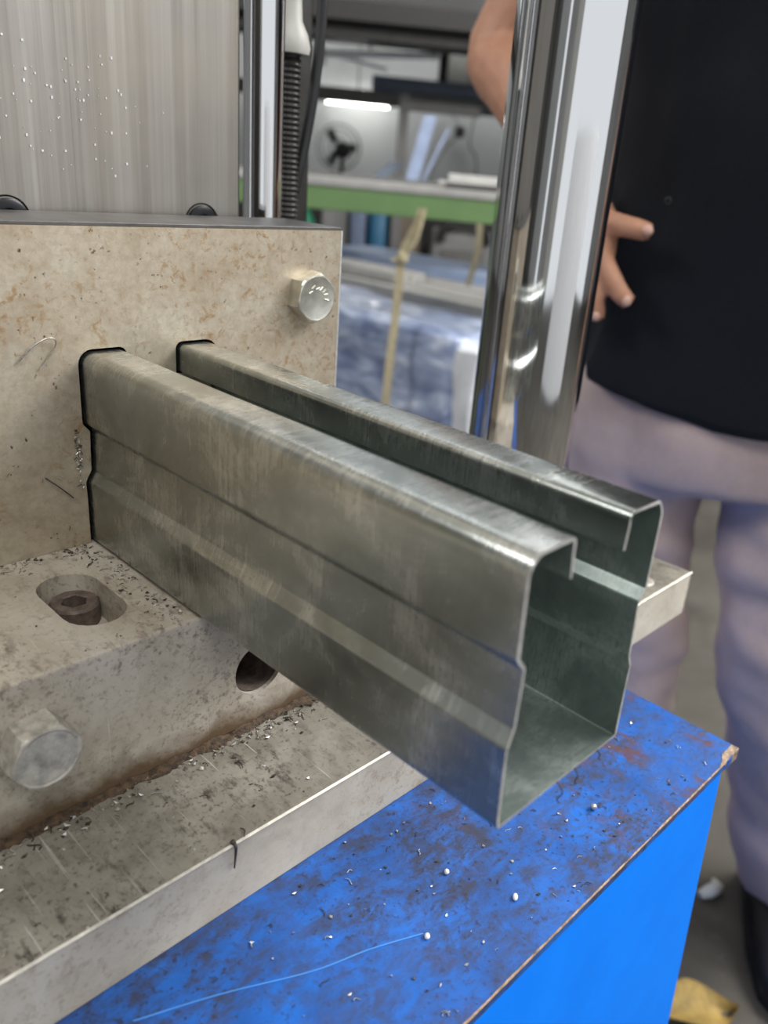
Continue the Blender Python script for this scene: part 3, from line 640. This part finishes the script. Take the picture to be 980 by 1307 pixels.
bm = bmesh.new(); vs = [bm.verts.new((p.x, 0, p.y)) for p in poly]
for tri in tessellate_polygon([[Vector((p.x, p.y, 0)) for p in poly]]):
    try: bm.faces.new([vs[i] for i in tri])
    except ValueError: pass
r = bmesh.ops.extrude_face_region(bm, geom=bm.faces[:])
for v in [g for g in r['geom'] if isinstance(g, bmesh.types.BMVert)]: v.co.y = .046
bmesh.ops.recalc_face_normals(bm, faces=bm.faces[:])
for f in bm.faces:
    if abs(f.normal.y) < .5 and f.calc_center_median().x < .09 and f.calc_center_median().z < .11: f.material_index = 1  # slot walls black: the narrow gap's shade put into their colour
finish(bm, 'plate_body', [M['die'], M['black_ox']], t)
finish(boxb((-.36, .0006, .1589), (.1637, .056, .1606), .0004), 'cap_strip', M['die_top'], t)
bm = bmesh.new(); box(bm, (.1632, -.00015, .0), (.1642, .0004, .1587)); o = finish(bm, 'bright_edge', M['cut'], t); o['label'] = 'bright strip down the right edge'  # thin bright strip along the plate's right edge

# ------------------------------------------------------------------ slide (ram), guide columns, cables
t = thing('press_slide', 'tall brushed steel press slide behind the die plate at the left', 'slide', (0, .0615, 0))
finish(boxb((-.45, 0, -.0738), (.1335, .03, 1.1), .0012), 'slide_body', M['slide'], t)
finish(boxb((.1338, .004, -.0738), (.1362, .028, 1.1), .0004), 'edge_strip', M['dark_steel'], t)
bm = bmesh.new()
for k in range(80):
    x, z = R.gauss(.03, .022), .178 + abs(R.gauss(.028, .02)); s_ = R.uniform(.00015, .0005)
    box(bm, (x - s_, -.0004, z - s_), (x + s_, .0001, z + s_ * R.uniform(1, 2)))
o = finish(bm, 'white_specks', M['white_film'], t); o['kind'] = 'stuff'
for k, (x, lbl) in enumerate(((-.004, 'black socket screw in the slide at the left frame edge'), (.107, 'black socket screw in the slide near its right edge'))):
    t = thing('slide_screw', lbl, 'screw', (x, .0615, .1560))
    X = orient((0, 0, 0), (0, -1, 0)); bm = bmesh.new(); lathe(bm, [(.0098, -.004), (.0098, .0022), (.0088, .0028), (.0052, .0028), (.0050, .0006)], 32, X); finish(bm, 'cap_head', M['black_ox'], t, 40)
    bm = bmesh.new(); lathe(bm, [(.0105, .0002), (.0112, .0008), (.0114, .0002)], 32, X, False); finish(bm, 'rim', M['dark_steel'], t, 40)
def column(name, label, x, y, r, z0, z1):
    t = thing(name, label, 'column', (x, y, z0))
    bm = bmesh.new(); lathe(bm, [(r, .004), (r, (z1 - z0) * .5), (r, z1 - z0)], 96); finish(bm, 'shaft', M['chrome'], t, 40)
    bm = bmesh.new(); lathe(bm, [(r * 1.25, 0), (r * 1.25, .008), (r * 1.18, .012), (r * 1.003, .012)], 64, Matrix.Identity(4), False); finish(bm, 'collar', M['dark_steel'], t, 40)
    return t
column('guide_column', 'thick polished chrome guide column right of the die plate, before the man', .3147, -.0417, .0390, ZB, 1.1)
column('guide_column', 'thin polished chrome guide column behind the die plate, next to the brushed slide', .1775, .1, .0124, ZB, 1.1)
bm = bmesh.new(); tube(bm, smoothpath([(.1945, .104, ZB), (.1945, .104, .2), (.1955, .104, .6)], 8), .0026, 10); tag(finish(bm, 'chrome_rod', M['chrome'], None, 60), 'very thin dark chrome rod beside the thin guide column', 'rod')
bm = bmesh.new(); prof = []
z = ZB
while z < .262: prof += [(.0068, z), (.0082, z + .0012), (.0068, z + .0024)]; z += .0036
lathe(bm, prof, 20, Matrix.Translation((.2145, .12, 0)))
tag(finish(bm, 'threaded_rod', M['dark_steel'], None, 80), 'black ridged threaded rod under the cream housing', 'rod')
t = thing('rear_frame', 'dark grey press frame upright behind the ridged rod and hose', 'frame', (0, 0, 0))
finish(boxb((.2715, .20, ZB), (.298, .228, 1.0), .002), 'upright', M['dark_steel'], t)
finish(boxb((.2715, .188, ZB), (.2755, .20, 1.0), .001), 'web', M['beam_grey'], t)
t = thing('switch_housing', 'cream moulded housing at the top, behind the thin guide column', 'housing', (.2135, .12, .262))
bm = bmesh.new(); lathe(bm, [(.0135, 0), (.0145, .004), (.0125, .012), (.0085, .020), (.0075, .040), (.0075, .06)], 24); finish(bm, 'bell', M['cream'], t, 40)
finish(boxb((-.012, -.005, .06), (.012, .012, .16), .003), 'box_body', M['cream'], t)
bm = bmesh.new(); tube(bm, smoothpath([(.2445, .12, .42), (.2415, .12, .30), (.2372, .12, .25), (.2300, .12, .21), (.2215, .12, .175), (.2170, .122, .14), (.2160, .125, ZB)], 8), .0038, 10)
tag(finish(bm, 'black_hose', M['rubber'], None, 60), 'curved black rubber hose hanging right of the threaded rod', 'hose')

# ------------------------------------------------------------------ swarf
def chips(name, label, spots, mats, parent=None):
    bm = bmesh.new()
    for (x, y, z, nx, s_) in spots:
        kind = R.random(); a = R.uniform(0, PI * 2)
        if nx:   # lying against a vertical face
            d1, d2, n_ = Vector((math.cos(a), 0, math.sin(a))), Vector((-math.sin(a), 0, math.cos(a))), Vector((0, -1, 0))
        else: d1, d2, n_ = Vector((math.cos(a), math.sin(a), 0)), Vector((-math.sin(a), math.cos(a), 0)), Vector((0, 0, 1))
        c = Vector((x, y, z)); mi = 0 if R.random() < .6 else 1; nf = len(bm.faces)
        if kind < .35:
            l = s_ * R.uniform(1.5, 4); p = [c + d1 * l * (k / 4 - .5) + d2 * s_ * .5 * math.sin(k * 1.3 + a) + n_ * (s_ * .25 + s_ * .3 * R.random()) for k in range(5)]; tube(bm, p, s_ * .16, 4)
        else:
            l, w_ = s_ * R.uniform(.5, 1.1), s_ * R.uniform(.3, .7); p = [c + d1 * l + n_ * s_ * R.random() * .5, c + d2 * w_ + n_ * s_ * .1, c - d1 * l * .7 + n_ * s_ * .6 * R.random(), c - d2 * w_ + n_ * s_ * .2]
            q = [v + n_ * s_ * .25 for v in p]; A = [bm.verts.new(v) for v in p]; Bq = [bm.verts.new(v) for v in q]
            for i in range(4): bm.faces.new((A[i], A[(i + 1) % 4], Bq[(i + 1) % 4], Bq[i]))
            bm.faces.new(A[::-1]); bm.faces.new(Bq)
        bm.faces.ensure_lookup_table()
        for f in bm.faces[nf:]: f.material_index = mi
    o = finish(bm, name, mats, parent); tag(o, label, 'swarf', kind='stuff'); return o
mc = [M['chip'], M['chip_dark']]
sp = []
for k in range(130): sp.append((R.uniform(-.11, -.003), -abs(R.gauss(0, .005)) - .001, ZU, 0, R.uniform(.0006, .0017)))
for k in range(110):
    y = -R.uniform(.005, .095); sp.append((-.002 - abs(R.gauss(0, .008)), y, ZU, 0, R.uniform(.0006, .0018)))
for k in range(60): sp.append((R.uniform(-.13, .0), R.uniform(-.098, -.002), ZU, 0, R.uniform(.0004, .0010)))
sp = [s_ for s_ in sp if not (abs(s_[0] + .0315) < .0155 and abs(s_[1] + .0525) < .029)]
chips('metal_swarf', 'tiny bright metal chips strewn on the block at the foot of the die plate', sp, mc)
sp = [(R.uniform(-.16, .10), R.gauss(-.108, .0045) if R.random() < .8 else R.uniform(YF, -.1), ZB, 0, R.uniform(.0006, .0020)) for k in range(380)]
sp = [(x, min(y, -.1012), z, n_, s_) for x, y, z, n_, s_ in sp]
chips('metal_swarf', 'metal chips and crumbs along the rusty seam on the grey bed plate', sp, mc)
sp = [(R.uniform(-.05, .25), R.uniform(-.262, -.166), ZT, 0, R.uniform(.0005, .0015)) for k in range(170)]
chips('metal_swarf', 'loose dark and bright crumbs scattered over the blue stand top', sp, mc)
sp = [(-.0045 + R.uniform(-.0015, .001), -.0006, R.uniform(.028, .062), 1, R.uniform(.0006, .0014)) for k in range(45)] + [(R.uniform(-.03, -.004), -.0003, R.uniform(.0, .04), 1, R.uniform(.0005, .001)) for k in range(16)]
chips('metal_swarf', 'shiny filings stuck to the die plate left of the channel', sp, mc)
# grime bead in the corner between block and bed plate
bm = bmesh.new(); rows = []
for i in range(221):
    x = -.30 + .45 * i / 220; a = .0022 + .0022 * noise.noise(Vector((x * 90, 0, 0))) + .0012 * noise.noise(Vector((x * 400, 3, 0))); b = .0038 + .004 * noise.noise(Vector((x * 70, 5, 0))) + .0015 * noise.noise(Vector((x * 420, 7, 0)))
    rows.append([bm.verts.new(p) for p in ((x, -.1004, ZB + .0001), (x, -.1008, ZB + max(.001, a)), (x, -.1020 - b * .25, ZB + max(.0006, a * .5)), (x, -.1010 - b, ZB + .0003), (x, -.1012 - b, ZB + .0001))])
for a, b in zip(rows, rows[1:]):
    for k in range(4): bm.faces.new((a[k], b[k], b[k + 1], a[k + 1]))
tag(finish(bm, 'rusty_grime', M['grime'], None, 60), 'rusty brown grime packed along the foot of the off-white block', 'grime', kind='stuff')
# single pieces that stand out
bm = bmesh.new(); ball(bm, (0, 0, .0018), .0018, (1, 1, 1), 3); o = finish(bm, 'steel_ball', M['chip'], None, 60, Matrix.Translation((.1526, -.2354, ZT))); tag(o, 'small steel bead lying on the blue stand below the channel mouth', 'bead')
bm = bmesh.new(); tube(bm, smoothpath([(-.0225, YF + .0005, ZB + .0008), (-.0222, YF - .0014, ZB - .001), (-.0222, YF - .0010, ZB - .007), (-.0226, YF - .0009, ZB - .0125)], 5), [.0009, .0007, .0005, .0003], 7); ball(bm, (-.0225, YF + .0003, ZB + .0008), .0013)
tag(finish(bm, 'metal_sliver', M['chip_dark'], None, 60), 'dark sliver hanging over the front edge of the bed plate', 'sliver')
for k, (pts, lbl) in enumerate((
    ([(-.030, -.0006, .098), (-.022, -.002, .106), (-.015, -.003, .109), (-.012, -.0012, .105), (-.020, -.0006, .094)], 'curly bright shaving stuck on the die plate left of the channel top'),
    ([(-.022, -.0006, .040), (-.016, -.002, .034), (-.009, -.0006, .0265)], 'straight dark shaving stuck low on the die plate'))):
    bm = bmesh.new(); tube(bm, smoothpath(pts, 6), .00035, 5); tag(finish(bm, 'metal_shaving', M['chip'] if k == 0 else M['chip_dark'], None, 60), lbl, 'shaving')
for k, (x, y, lbl) in enumerate(((.0297, -.230, 'white pellet on the blue stand, left of the wear line'), (.062, -.212, 'small white pellet on the blue stand straight below the channel corner'), (.075, -.243, 'oblong white pellet near the stand\'s front edge'))):
    bm = bmesh.new(); ball(bm, (0, 0, .001), .0014, (1.5 if k == 2 else 1.1, .9, .8)); tag(finish(bm, 'plastic_pellet', M['white_film'], None, 60, Matrix.Translation((x, y, ZT)) @ Matrix.Rotation(.6, 4, 'Z')), lbl, 'pellet')

# ================================================================== floor litter
bm = bmesh.new(); rows = []
for i in range(13):
    t_ = i / 12; wd = .032 * math.sin(PI * min(1, t_ * 1.02 + .02)) ** .8; x = (t_ - .5) * .11
    rows.append([bm.verts.new((x, wd * a, .006 + .016 * abs(a) ** 2 + .010 * math.sin(t_ * 5) + (.0012 if th else 0))) for th in (0, 1) for a in (-1, -.5, 0, .5, 1)])
for a, b in zip(rows, rows[1:]):
    for k in range(4): bm.faces.new((a[k], a[k + 1], b[k + 1], b[k])); bm.faces.new((a[5 + k], b[5 + k], b[6 + k], a[6 + k]))
    bm.faces.new((a[0], b[0], b[5], a[5])); bm.faces.new((a[4], a[9], b[9], b[4]))
lf = thing('dry_leaf', 'dry ochre leaf on the concrete floor beside the blue stand', 'leaf', (.622, -.207, FLOOR), -.6)
finish(bm, 'blade', M['leaf'], lf, 60); bm = bmesh.new(); tube(bm, [(-.055, 0, .008), (-.085, .004, .003)], .0015, 6); finish(bm, 'stem', M['leaf'], lf, 60)
bm = bmesh.new(); tube(bm, smoothpath([(-.02, .006, .006), (-.005, -.002, .011), (.012, -.004, .008), (.022, .004, .005)], 4), [.006, .010, .009, .004], 8); o = finish(bm, 'crumpled_wrapper', M['paper'], None, 60, Matrix.Translation((.818, -.129, FLOOR))); crumple(o, .003, 90); tag(o, 'crumpled white wrapper on the floor near the shoe', 'wrapper')

# ================================================================== THE MAN
man = thing('person', 'man in black shirt and grey-lilac trousers standing with one hand on his hip', 'person', (0, 0, 0))
def tubes_remesh(build, name, mat, voxel, parent, smooth_it=2):
    bm = bmesh.new(); build(bm); o = finish(bm, name, mat, parent, 180)
    md = o.modifiers.new('r', 'REMESH'); md.mode = 'VOXEL'; md.voxel_size = voxel
    if smooth_it: ms = o.modifiers.new('s', 'SMOOTH'); ms.factor = .5; ms.iterations = smooth_it
    bpy.context.view_layer.update(); baked(o); o.data.shade_smooth(); 
    return o
SHR, ELB, WRI = Q(-.175, .545, 1.02), Q(-.330, .338, 1.045), Q(-.192, .190, .915)
HND = Q(-.158, .158, .862)
def body(bm):
    tube(bm, smoothpath([Q(.01, -.06, 1.01), Q(.01, .10, 1.0), Q(.01, .30, 1.0), Q(.01, .48, 1.01), Q(.01, .575, 1.02)], 4), [.115, .105, .125, .12, .06], 20)
    tube(bm, [Q(.01, .55, 1.02), Q(.01, .66, 1.01)], [.055, .05], 14)
    ball(bm, Q(.01, .765, .995), .085, (.95, .95, 1.32), 3); ball(bm, Q(.01, .715, .94), .045, (.8, .8, 1.0), 2)
    ball(bm, Q(.01, .755, .905), .013, (1, 1, 1.6), 2)      # nose
    for s_ in (-1, 1): ball(bm, Q(.01 + s_ * .083, .76, 1.0), .022, (.6, .6, 1.3), 2)
    tube(bm, smoothpath([Q(.01 - .08, .525, 1.02), SHR, SHR.lerp(ELB, .5), ELB, ELB.lerp(WRI, .3), ELB.lerp(WRI, .7), WRI, HND], 4), [.055, .058, .047, .041, .043, .034, .028, .026], 16)
    s2_, e2, w2 = Q(.195, .545, 1.02), Q(.255, .26, 1.05), Q(.285, .02, .95)
    tube(bm, smoothpath([Q(.09, .525, 1.02), s2_, s2_.lerp(e2, .5), e2, e2.lerp(w2, .4), w2, Q(.28, -.03, .93)], 4), [.055, .058, .046, .040, .040, .028, .026], 16)
    for k in range(4): tube(bm, smoothpath([Q(.27 + .012 * k, -.03, .915 + .012 * k), Q(.272 + .011 * k, -.075, .905 + .012 * k), Q(.27 + .009 * k, -.11 + .004 * abs(k - 1), .91 + .01 * k)], 3), [.0095, .0085, .0075], 10)
    tube(bm, smoothpath([Q(.262, -.01, .92), Q(.25, -.045, .90), Q(.25, -.07, .895)], 3), [.011, .010, .008], 10)
    # legs inside the trousers, ankles
    for hip, kn, an in ((Q(-.08, -.08, 1.0), Q(-.05, -.36, .98), Q(-.035, -.70, 1.0)), (Q(.095, -.08, 1.0), Q(.145, -.36, .99), Q(.205, -.70, 1.03))):
        tube(bm, smoothpath([hip, hip.lerp(kn, .5), kn, kn.lerp(an, .35), an], 4), [.066, .052, .042, .040, .032], 14)
    # right hand on the hip: thumb forward along the waist, fingers down
    tube(bm, smoothpath([WRI, WRI.lerp(HND, .5), HND, Q(-.147, .128, .848)], 3), [.026, .027, .026, .018], 14)
    tube(bm, smoothpath([Q(-.168, .150, .872), Q(-.155, .125, .858), Q(-.150, .108, .852)], 3), [.022, .022, .016], 12)
    tube(bm, smoothpath([Q(-.160, .170, .862), Q(-.138, .1655, .846), Q(-.116, .163, .838), Q(-.098, .1605, .838)], 4), [.0135, .0115, .0105, .0095], 12)      # thumb
    tube(bm, smoothpath([Q(-.147, .142, .846), Q(-.131, .120, .836), Q(-.116, .102, .833), Q(-.107, .094, .838)], 4), [.0110, .0104, .0098, .0085], 12)
    tube(bm, smoothpath([Q(-.152, .120, .846), Q(-.143, .102, .838), Q(-.138, .084, .838), Q(-.136, .075, .843)], 4), [.0105, .0100, .0093, .0080], 12)
    tube(bm, smoothpath([Q(-.166, .122, .856), Q(-.162, .100, .848), Q(-.160, .080, .848), Q(-.160, .070, .853)], 4), [.0102, .0096, .0090, .0078], 12)
    tube(bm, smoothpath([Q(-.178, .126, .868), Q(-.178, .106, .862), Q(-.178, .090, .862), Q(-.178, .082, .866)], 4), [.0092, .0085, .0080, .0070], 12)
tubes_remesh(body, 'body', M['skin'], .0042, man, 2)
for p, ax in ((Q(-.1005, .1625, .8290), 0), (Q(-.1085, .0965, .8285), 1), (Q(-.1365, .078, .8335), 2)):
    bm = bmesh.new(); ball(bm, p, .0055, (1.0, 1.0, 1.0) if ax == 0 else (.9, .9, 1.1)); finish(bm, 'fingernail', M['nail'], man, 60)
bm = bmesh.new(); ball(bm, Q(.01, .80, 1.012), .090, (1.0, 1.0, 1.05), 3)
for v in bm.verts[:]:
    if (v.co - Q(.01, .80, 1.012)).dot(-PH) > .05 and v.co.z < .83: v.co += PH * .03
finish(bm, 'hair', M['hair'], man, 180)
for s_ in (-1, 1):
    bm = bmesh.new(); ball(bm, Q(.01 + s_ * .03, .775, .918), .010); finish(bm, 'eye', M['eye'], man, 60)
bm = bmesh.new(); tube(bm, smoothpath([Q(-.012, .708, .902), Q(.01, .705, .896), Q(.032, .708, .902)], 3), .005, 8); finish(bm, 'mouth', simple('lips', (.40, .16, .13), .5), man, 60)
# shirt: rings from hem to neck, folds as geometry
def wr(p, f, a, seed): return a * (noise.noise(Vector((p.x * f, p.y * f, p.z * f * .45)) + Vector((seed, 0, 0))) + .5 * noise.noise(Vector((p.x * f * 2.3, p.y * f * 2.3, p.z * f)) + Vector((0, seed, 0))))
def shirt(bm):
    rings = []
    spec = [(-.022, .172, .150, -.004), (-.005, .176, .150, -.006), (.06, .172, .142, -.002), (.14, .166, .138, .0), (.24, .168, .140, .004), (.36, .178, .142, .006), (.46, .184, .135, .008), (.53, .176, .115, .01), (.575, .12, .085, .01), (.60, .075, .070, .01)]
    zz = [spec[0][0] + (spec[-1][0] - spec[0][0]) * i / 60 for i in range(61)]
    def lerp(z):
        for a, b in zip(spec, spec[1:]):
            if z <= b[0] + 1e-9: 
                t_ = (z - a[0]) / (b[0] - a[0]); return [a[k] * (1 - t_) + b[k] * t_ for k in range(4)]
        return spec[-1]
    for z in zz:
        _, rx, ry, cx = lerp(z); ring = []
        for k in range(72):
            a = 2 * PI * k / 72; c_, s_ = math.cos(a), math.sin(a); e = .82
            px, py = rx * math.copysign(abs(c_) ** e, c_), ry * math.copysign(abs(s_) ** e, s_)
            hemdrop = .030 * max(0, (cx - px) / rx) * -1 if False else 0
            p = Q(cx + px, z, 1.0 + py); d_ = wr(p, 13, .015 * (1 if z < .5 else .3), 3)
            zz_ = z + ((.030 * max(0, -px / rx) ** 1.2) if z < .03 else 0) * (1 - max(0, (z + .022) / .052))
            p = Q(cx + px * (1 + d_ / rx), zz_, 1.0 + py * (1 + d_ / ry)); ring.append(bm.verts.new(p))
        rings.append(ring)
    for a, b in zip(rings, rings[1:]):
        for k in range(72): bm.faces.new((a[k], a[(k + 1) % 72], b[(k + 1) % 72], b[k]))
    inner = []
    for r_ in (rings[0], rings[-1]):
        cen = sum((v.co for v in r_), Vector()) / 72; inner.append([bm.verts.new(v.co.lerp(cen, .03) + Vector((0, 0, .004 if r_ is rings[0] else -.004))) for v in r_])
    for r_, q_ in zip((rings[0], rings[-1]), inner):
        for k in range(72): bm.faces.new((r_[k], q_[k], q_[(k + 1) % 72], r_[(k + 1) % 72]))
bm = bmesh.new(); shirt(bm); finish(bm, 'shirt', M['shirt'], man, 180)
for a, b, c in ((SHR, ELB, -1), (Q(.195, .545, 1.02), Q(.255, .26, 1.05), 1)):
    bm = bmesh.new(); tube(bm, smoothpath([Q(.01 + c * .11, .54, 1.02), a, a.lerp(b, .35), a.lerp(b, .62)], 4), [.075, .072, .070, .066], 24); finish(bm, 'sleeve', M['shirt'], man, 60)
bm = bmesh.new(); tube(bm, [Q(-.0905 + .0028 * math.cos(a), .190 + .0028 * math.sin(a), .861) for a in [2 * PI * k / 14 for k in range(15)]], .0005, 5, cap=False); o = finish(bm, 'snap_ring', M['dark_steel'], man, 60); o['label'] = 'tiny pale ring on the shirt front'
def trousers(bm):
    tube(bm, smoothpath([Q(.006, .04, 1.0), Q(.006, -.04, 1.0), Q(.008, -.10, 1.0), Q(.010, -.112, 1.0)], 4), [.135, .145, .135, .085], 24)
    for s_ in (-1, 1): tube(bm, smoothpath([Q(.008 + s_ * .06, .03, 1.0), Q(.008 + s_ * .085, -.06, .995), Q(.008 + s_ * .095, -.12, .99)], 4), [.10, .104, .088], 24)
    tube(bm, smoothpath([Q(-.085, -.07, .995), Q(-.084, -.20, .985), Q(-.058, -.34, .975), Q(-.042, -.50, .985), Q(-.035, -.69, 1.0)], 6), [.096, .084, .078, .074, .072], 24)
    tube(bm, smoothpath([Q(.106, -.07, .995), Q(.124, -.20, .985), Q(.148, -.34, .975), Q(.184, -.50, .99), Q(.220, -.668, 1.03)], 6), [.098, .092, .084, .076, .072], 24)
o = tubes_remesh(trousers, 'trousers', M['trousers'], .008, man, 3)
for v in o.data.vertices:
    dirv = Vector((noise.noise(v.co * 3), noise.noise(v.co * 3 + Vector((9, 0, 0))), 0)); q = v.co.copy()
    cx_ = O2 + PS * .0; 
    f = wr(Vector((q.x + q.z * .8, q.y, q.z * 3.2)), 9, .012, 6); v.co += v.normal * f * min(1, max(0, (-.07 - q.z) / .08))
for s0, d0, lbl in ((.222, 1.02, 'shoe'), (-.035, .985, 'shoe')):
    bm = bmesh.new(); base = Q(s0, FLOOR, d0); fw = (-PH * .94 + PS * (.12 if s0 > 0 else -.12)).normalized(); sdv = Vector((fw.y, -fw.x, 0)); rings = []
    for (a, w_, hh) in ((-.075, .018, .045), (-.07, .032, .075), (-.03, .038, .085), (.03, .038, .075), (.08, .044, .055), (.13, .042, .042), (.165, .030, .032), (.178, .012, .02)):
        rings.append([bm.verts.new(base + fw * a + sdv * w_ * x + Vector((0, 0, .016 + (hh - .016) * z))) for x, z in ((-1, 0), (-1, .4), (-.75, .85), (0, 1), (.75, .85), (1, .4), (1, 0))])
    for a, b in zip(rings, rings[1:]):
        for k in range(7): bm.faces.new((a[k], a[(k + 1) % 7], b[(k + 1) % 7], b[k]))
    bm.faces.new(rings[0][::-1]); bm.faces.new(rings[-1])
    sh = finish(bm, 'shoe', M['shoe'], man, 60)
    bm = bmesh.new(); prism(bm, [(-.08, -.03), (-.04, -.042), (.08, -.047), (.15, -.04), (.185, -.012), (.185, .012), (.15, .04), (.08, .047), (-.04, .042), (-.08, .03)], lambda p: base + fw * p[0] + sdv * p[1] + Vector((0, 0, .001)), lambda p: base + fw * p[0] + sdv * p[1] + Vector((0, 0, .018)))
    finish(bm, 'sole', M['rubber'], sh)
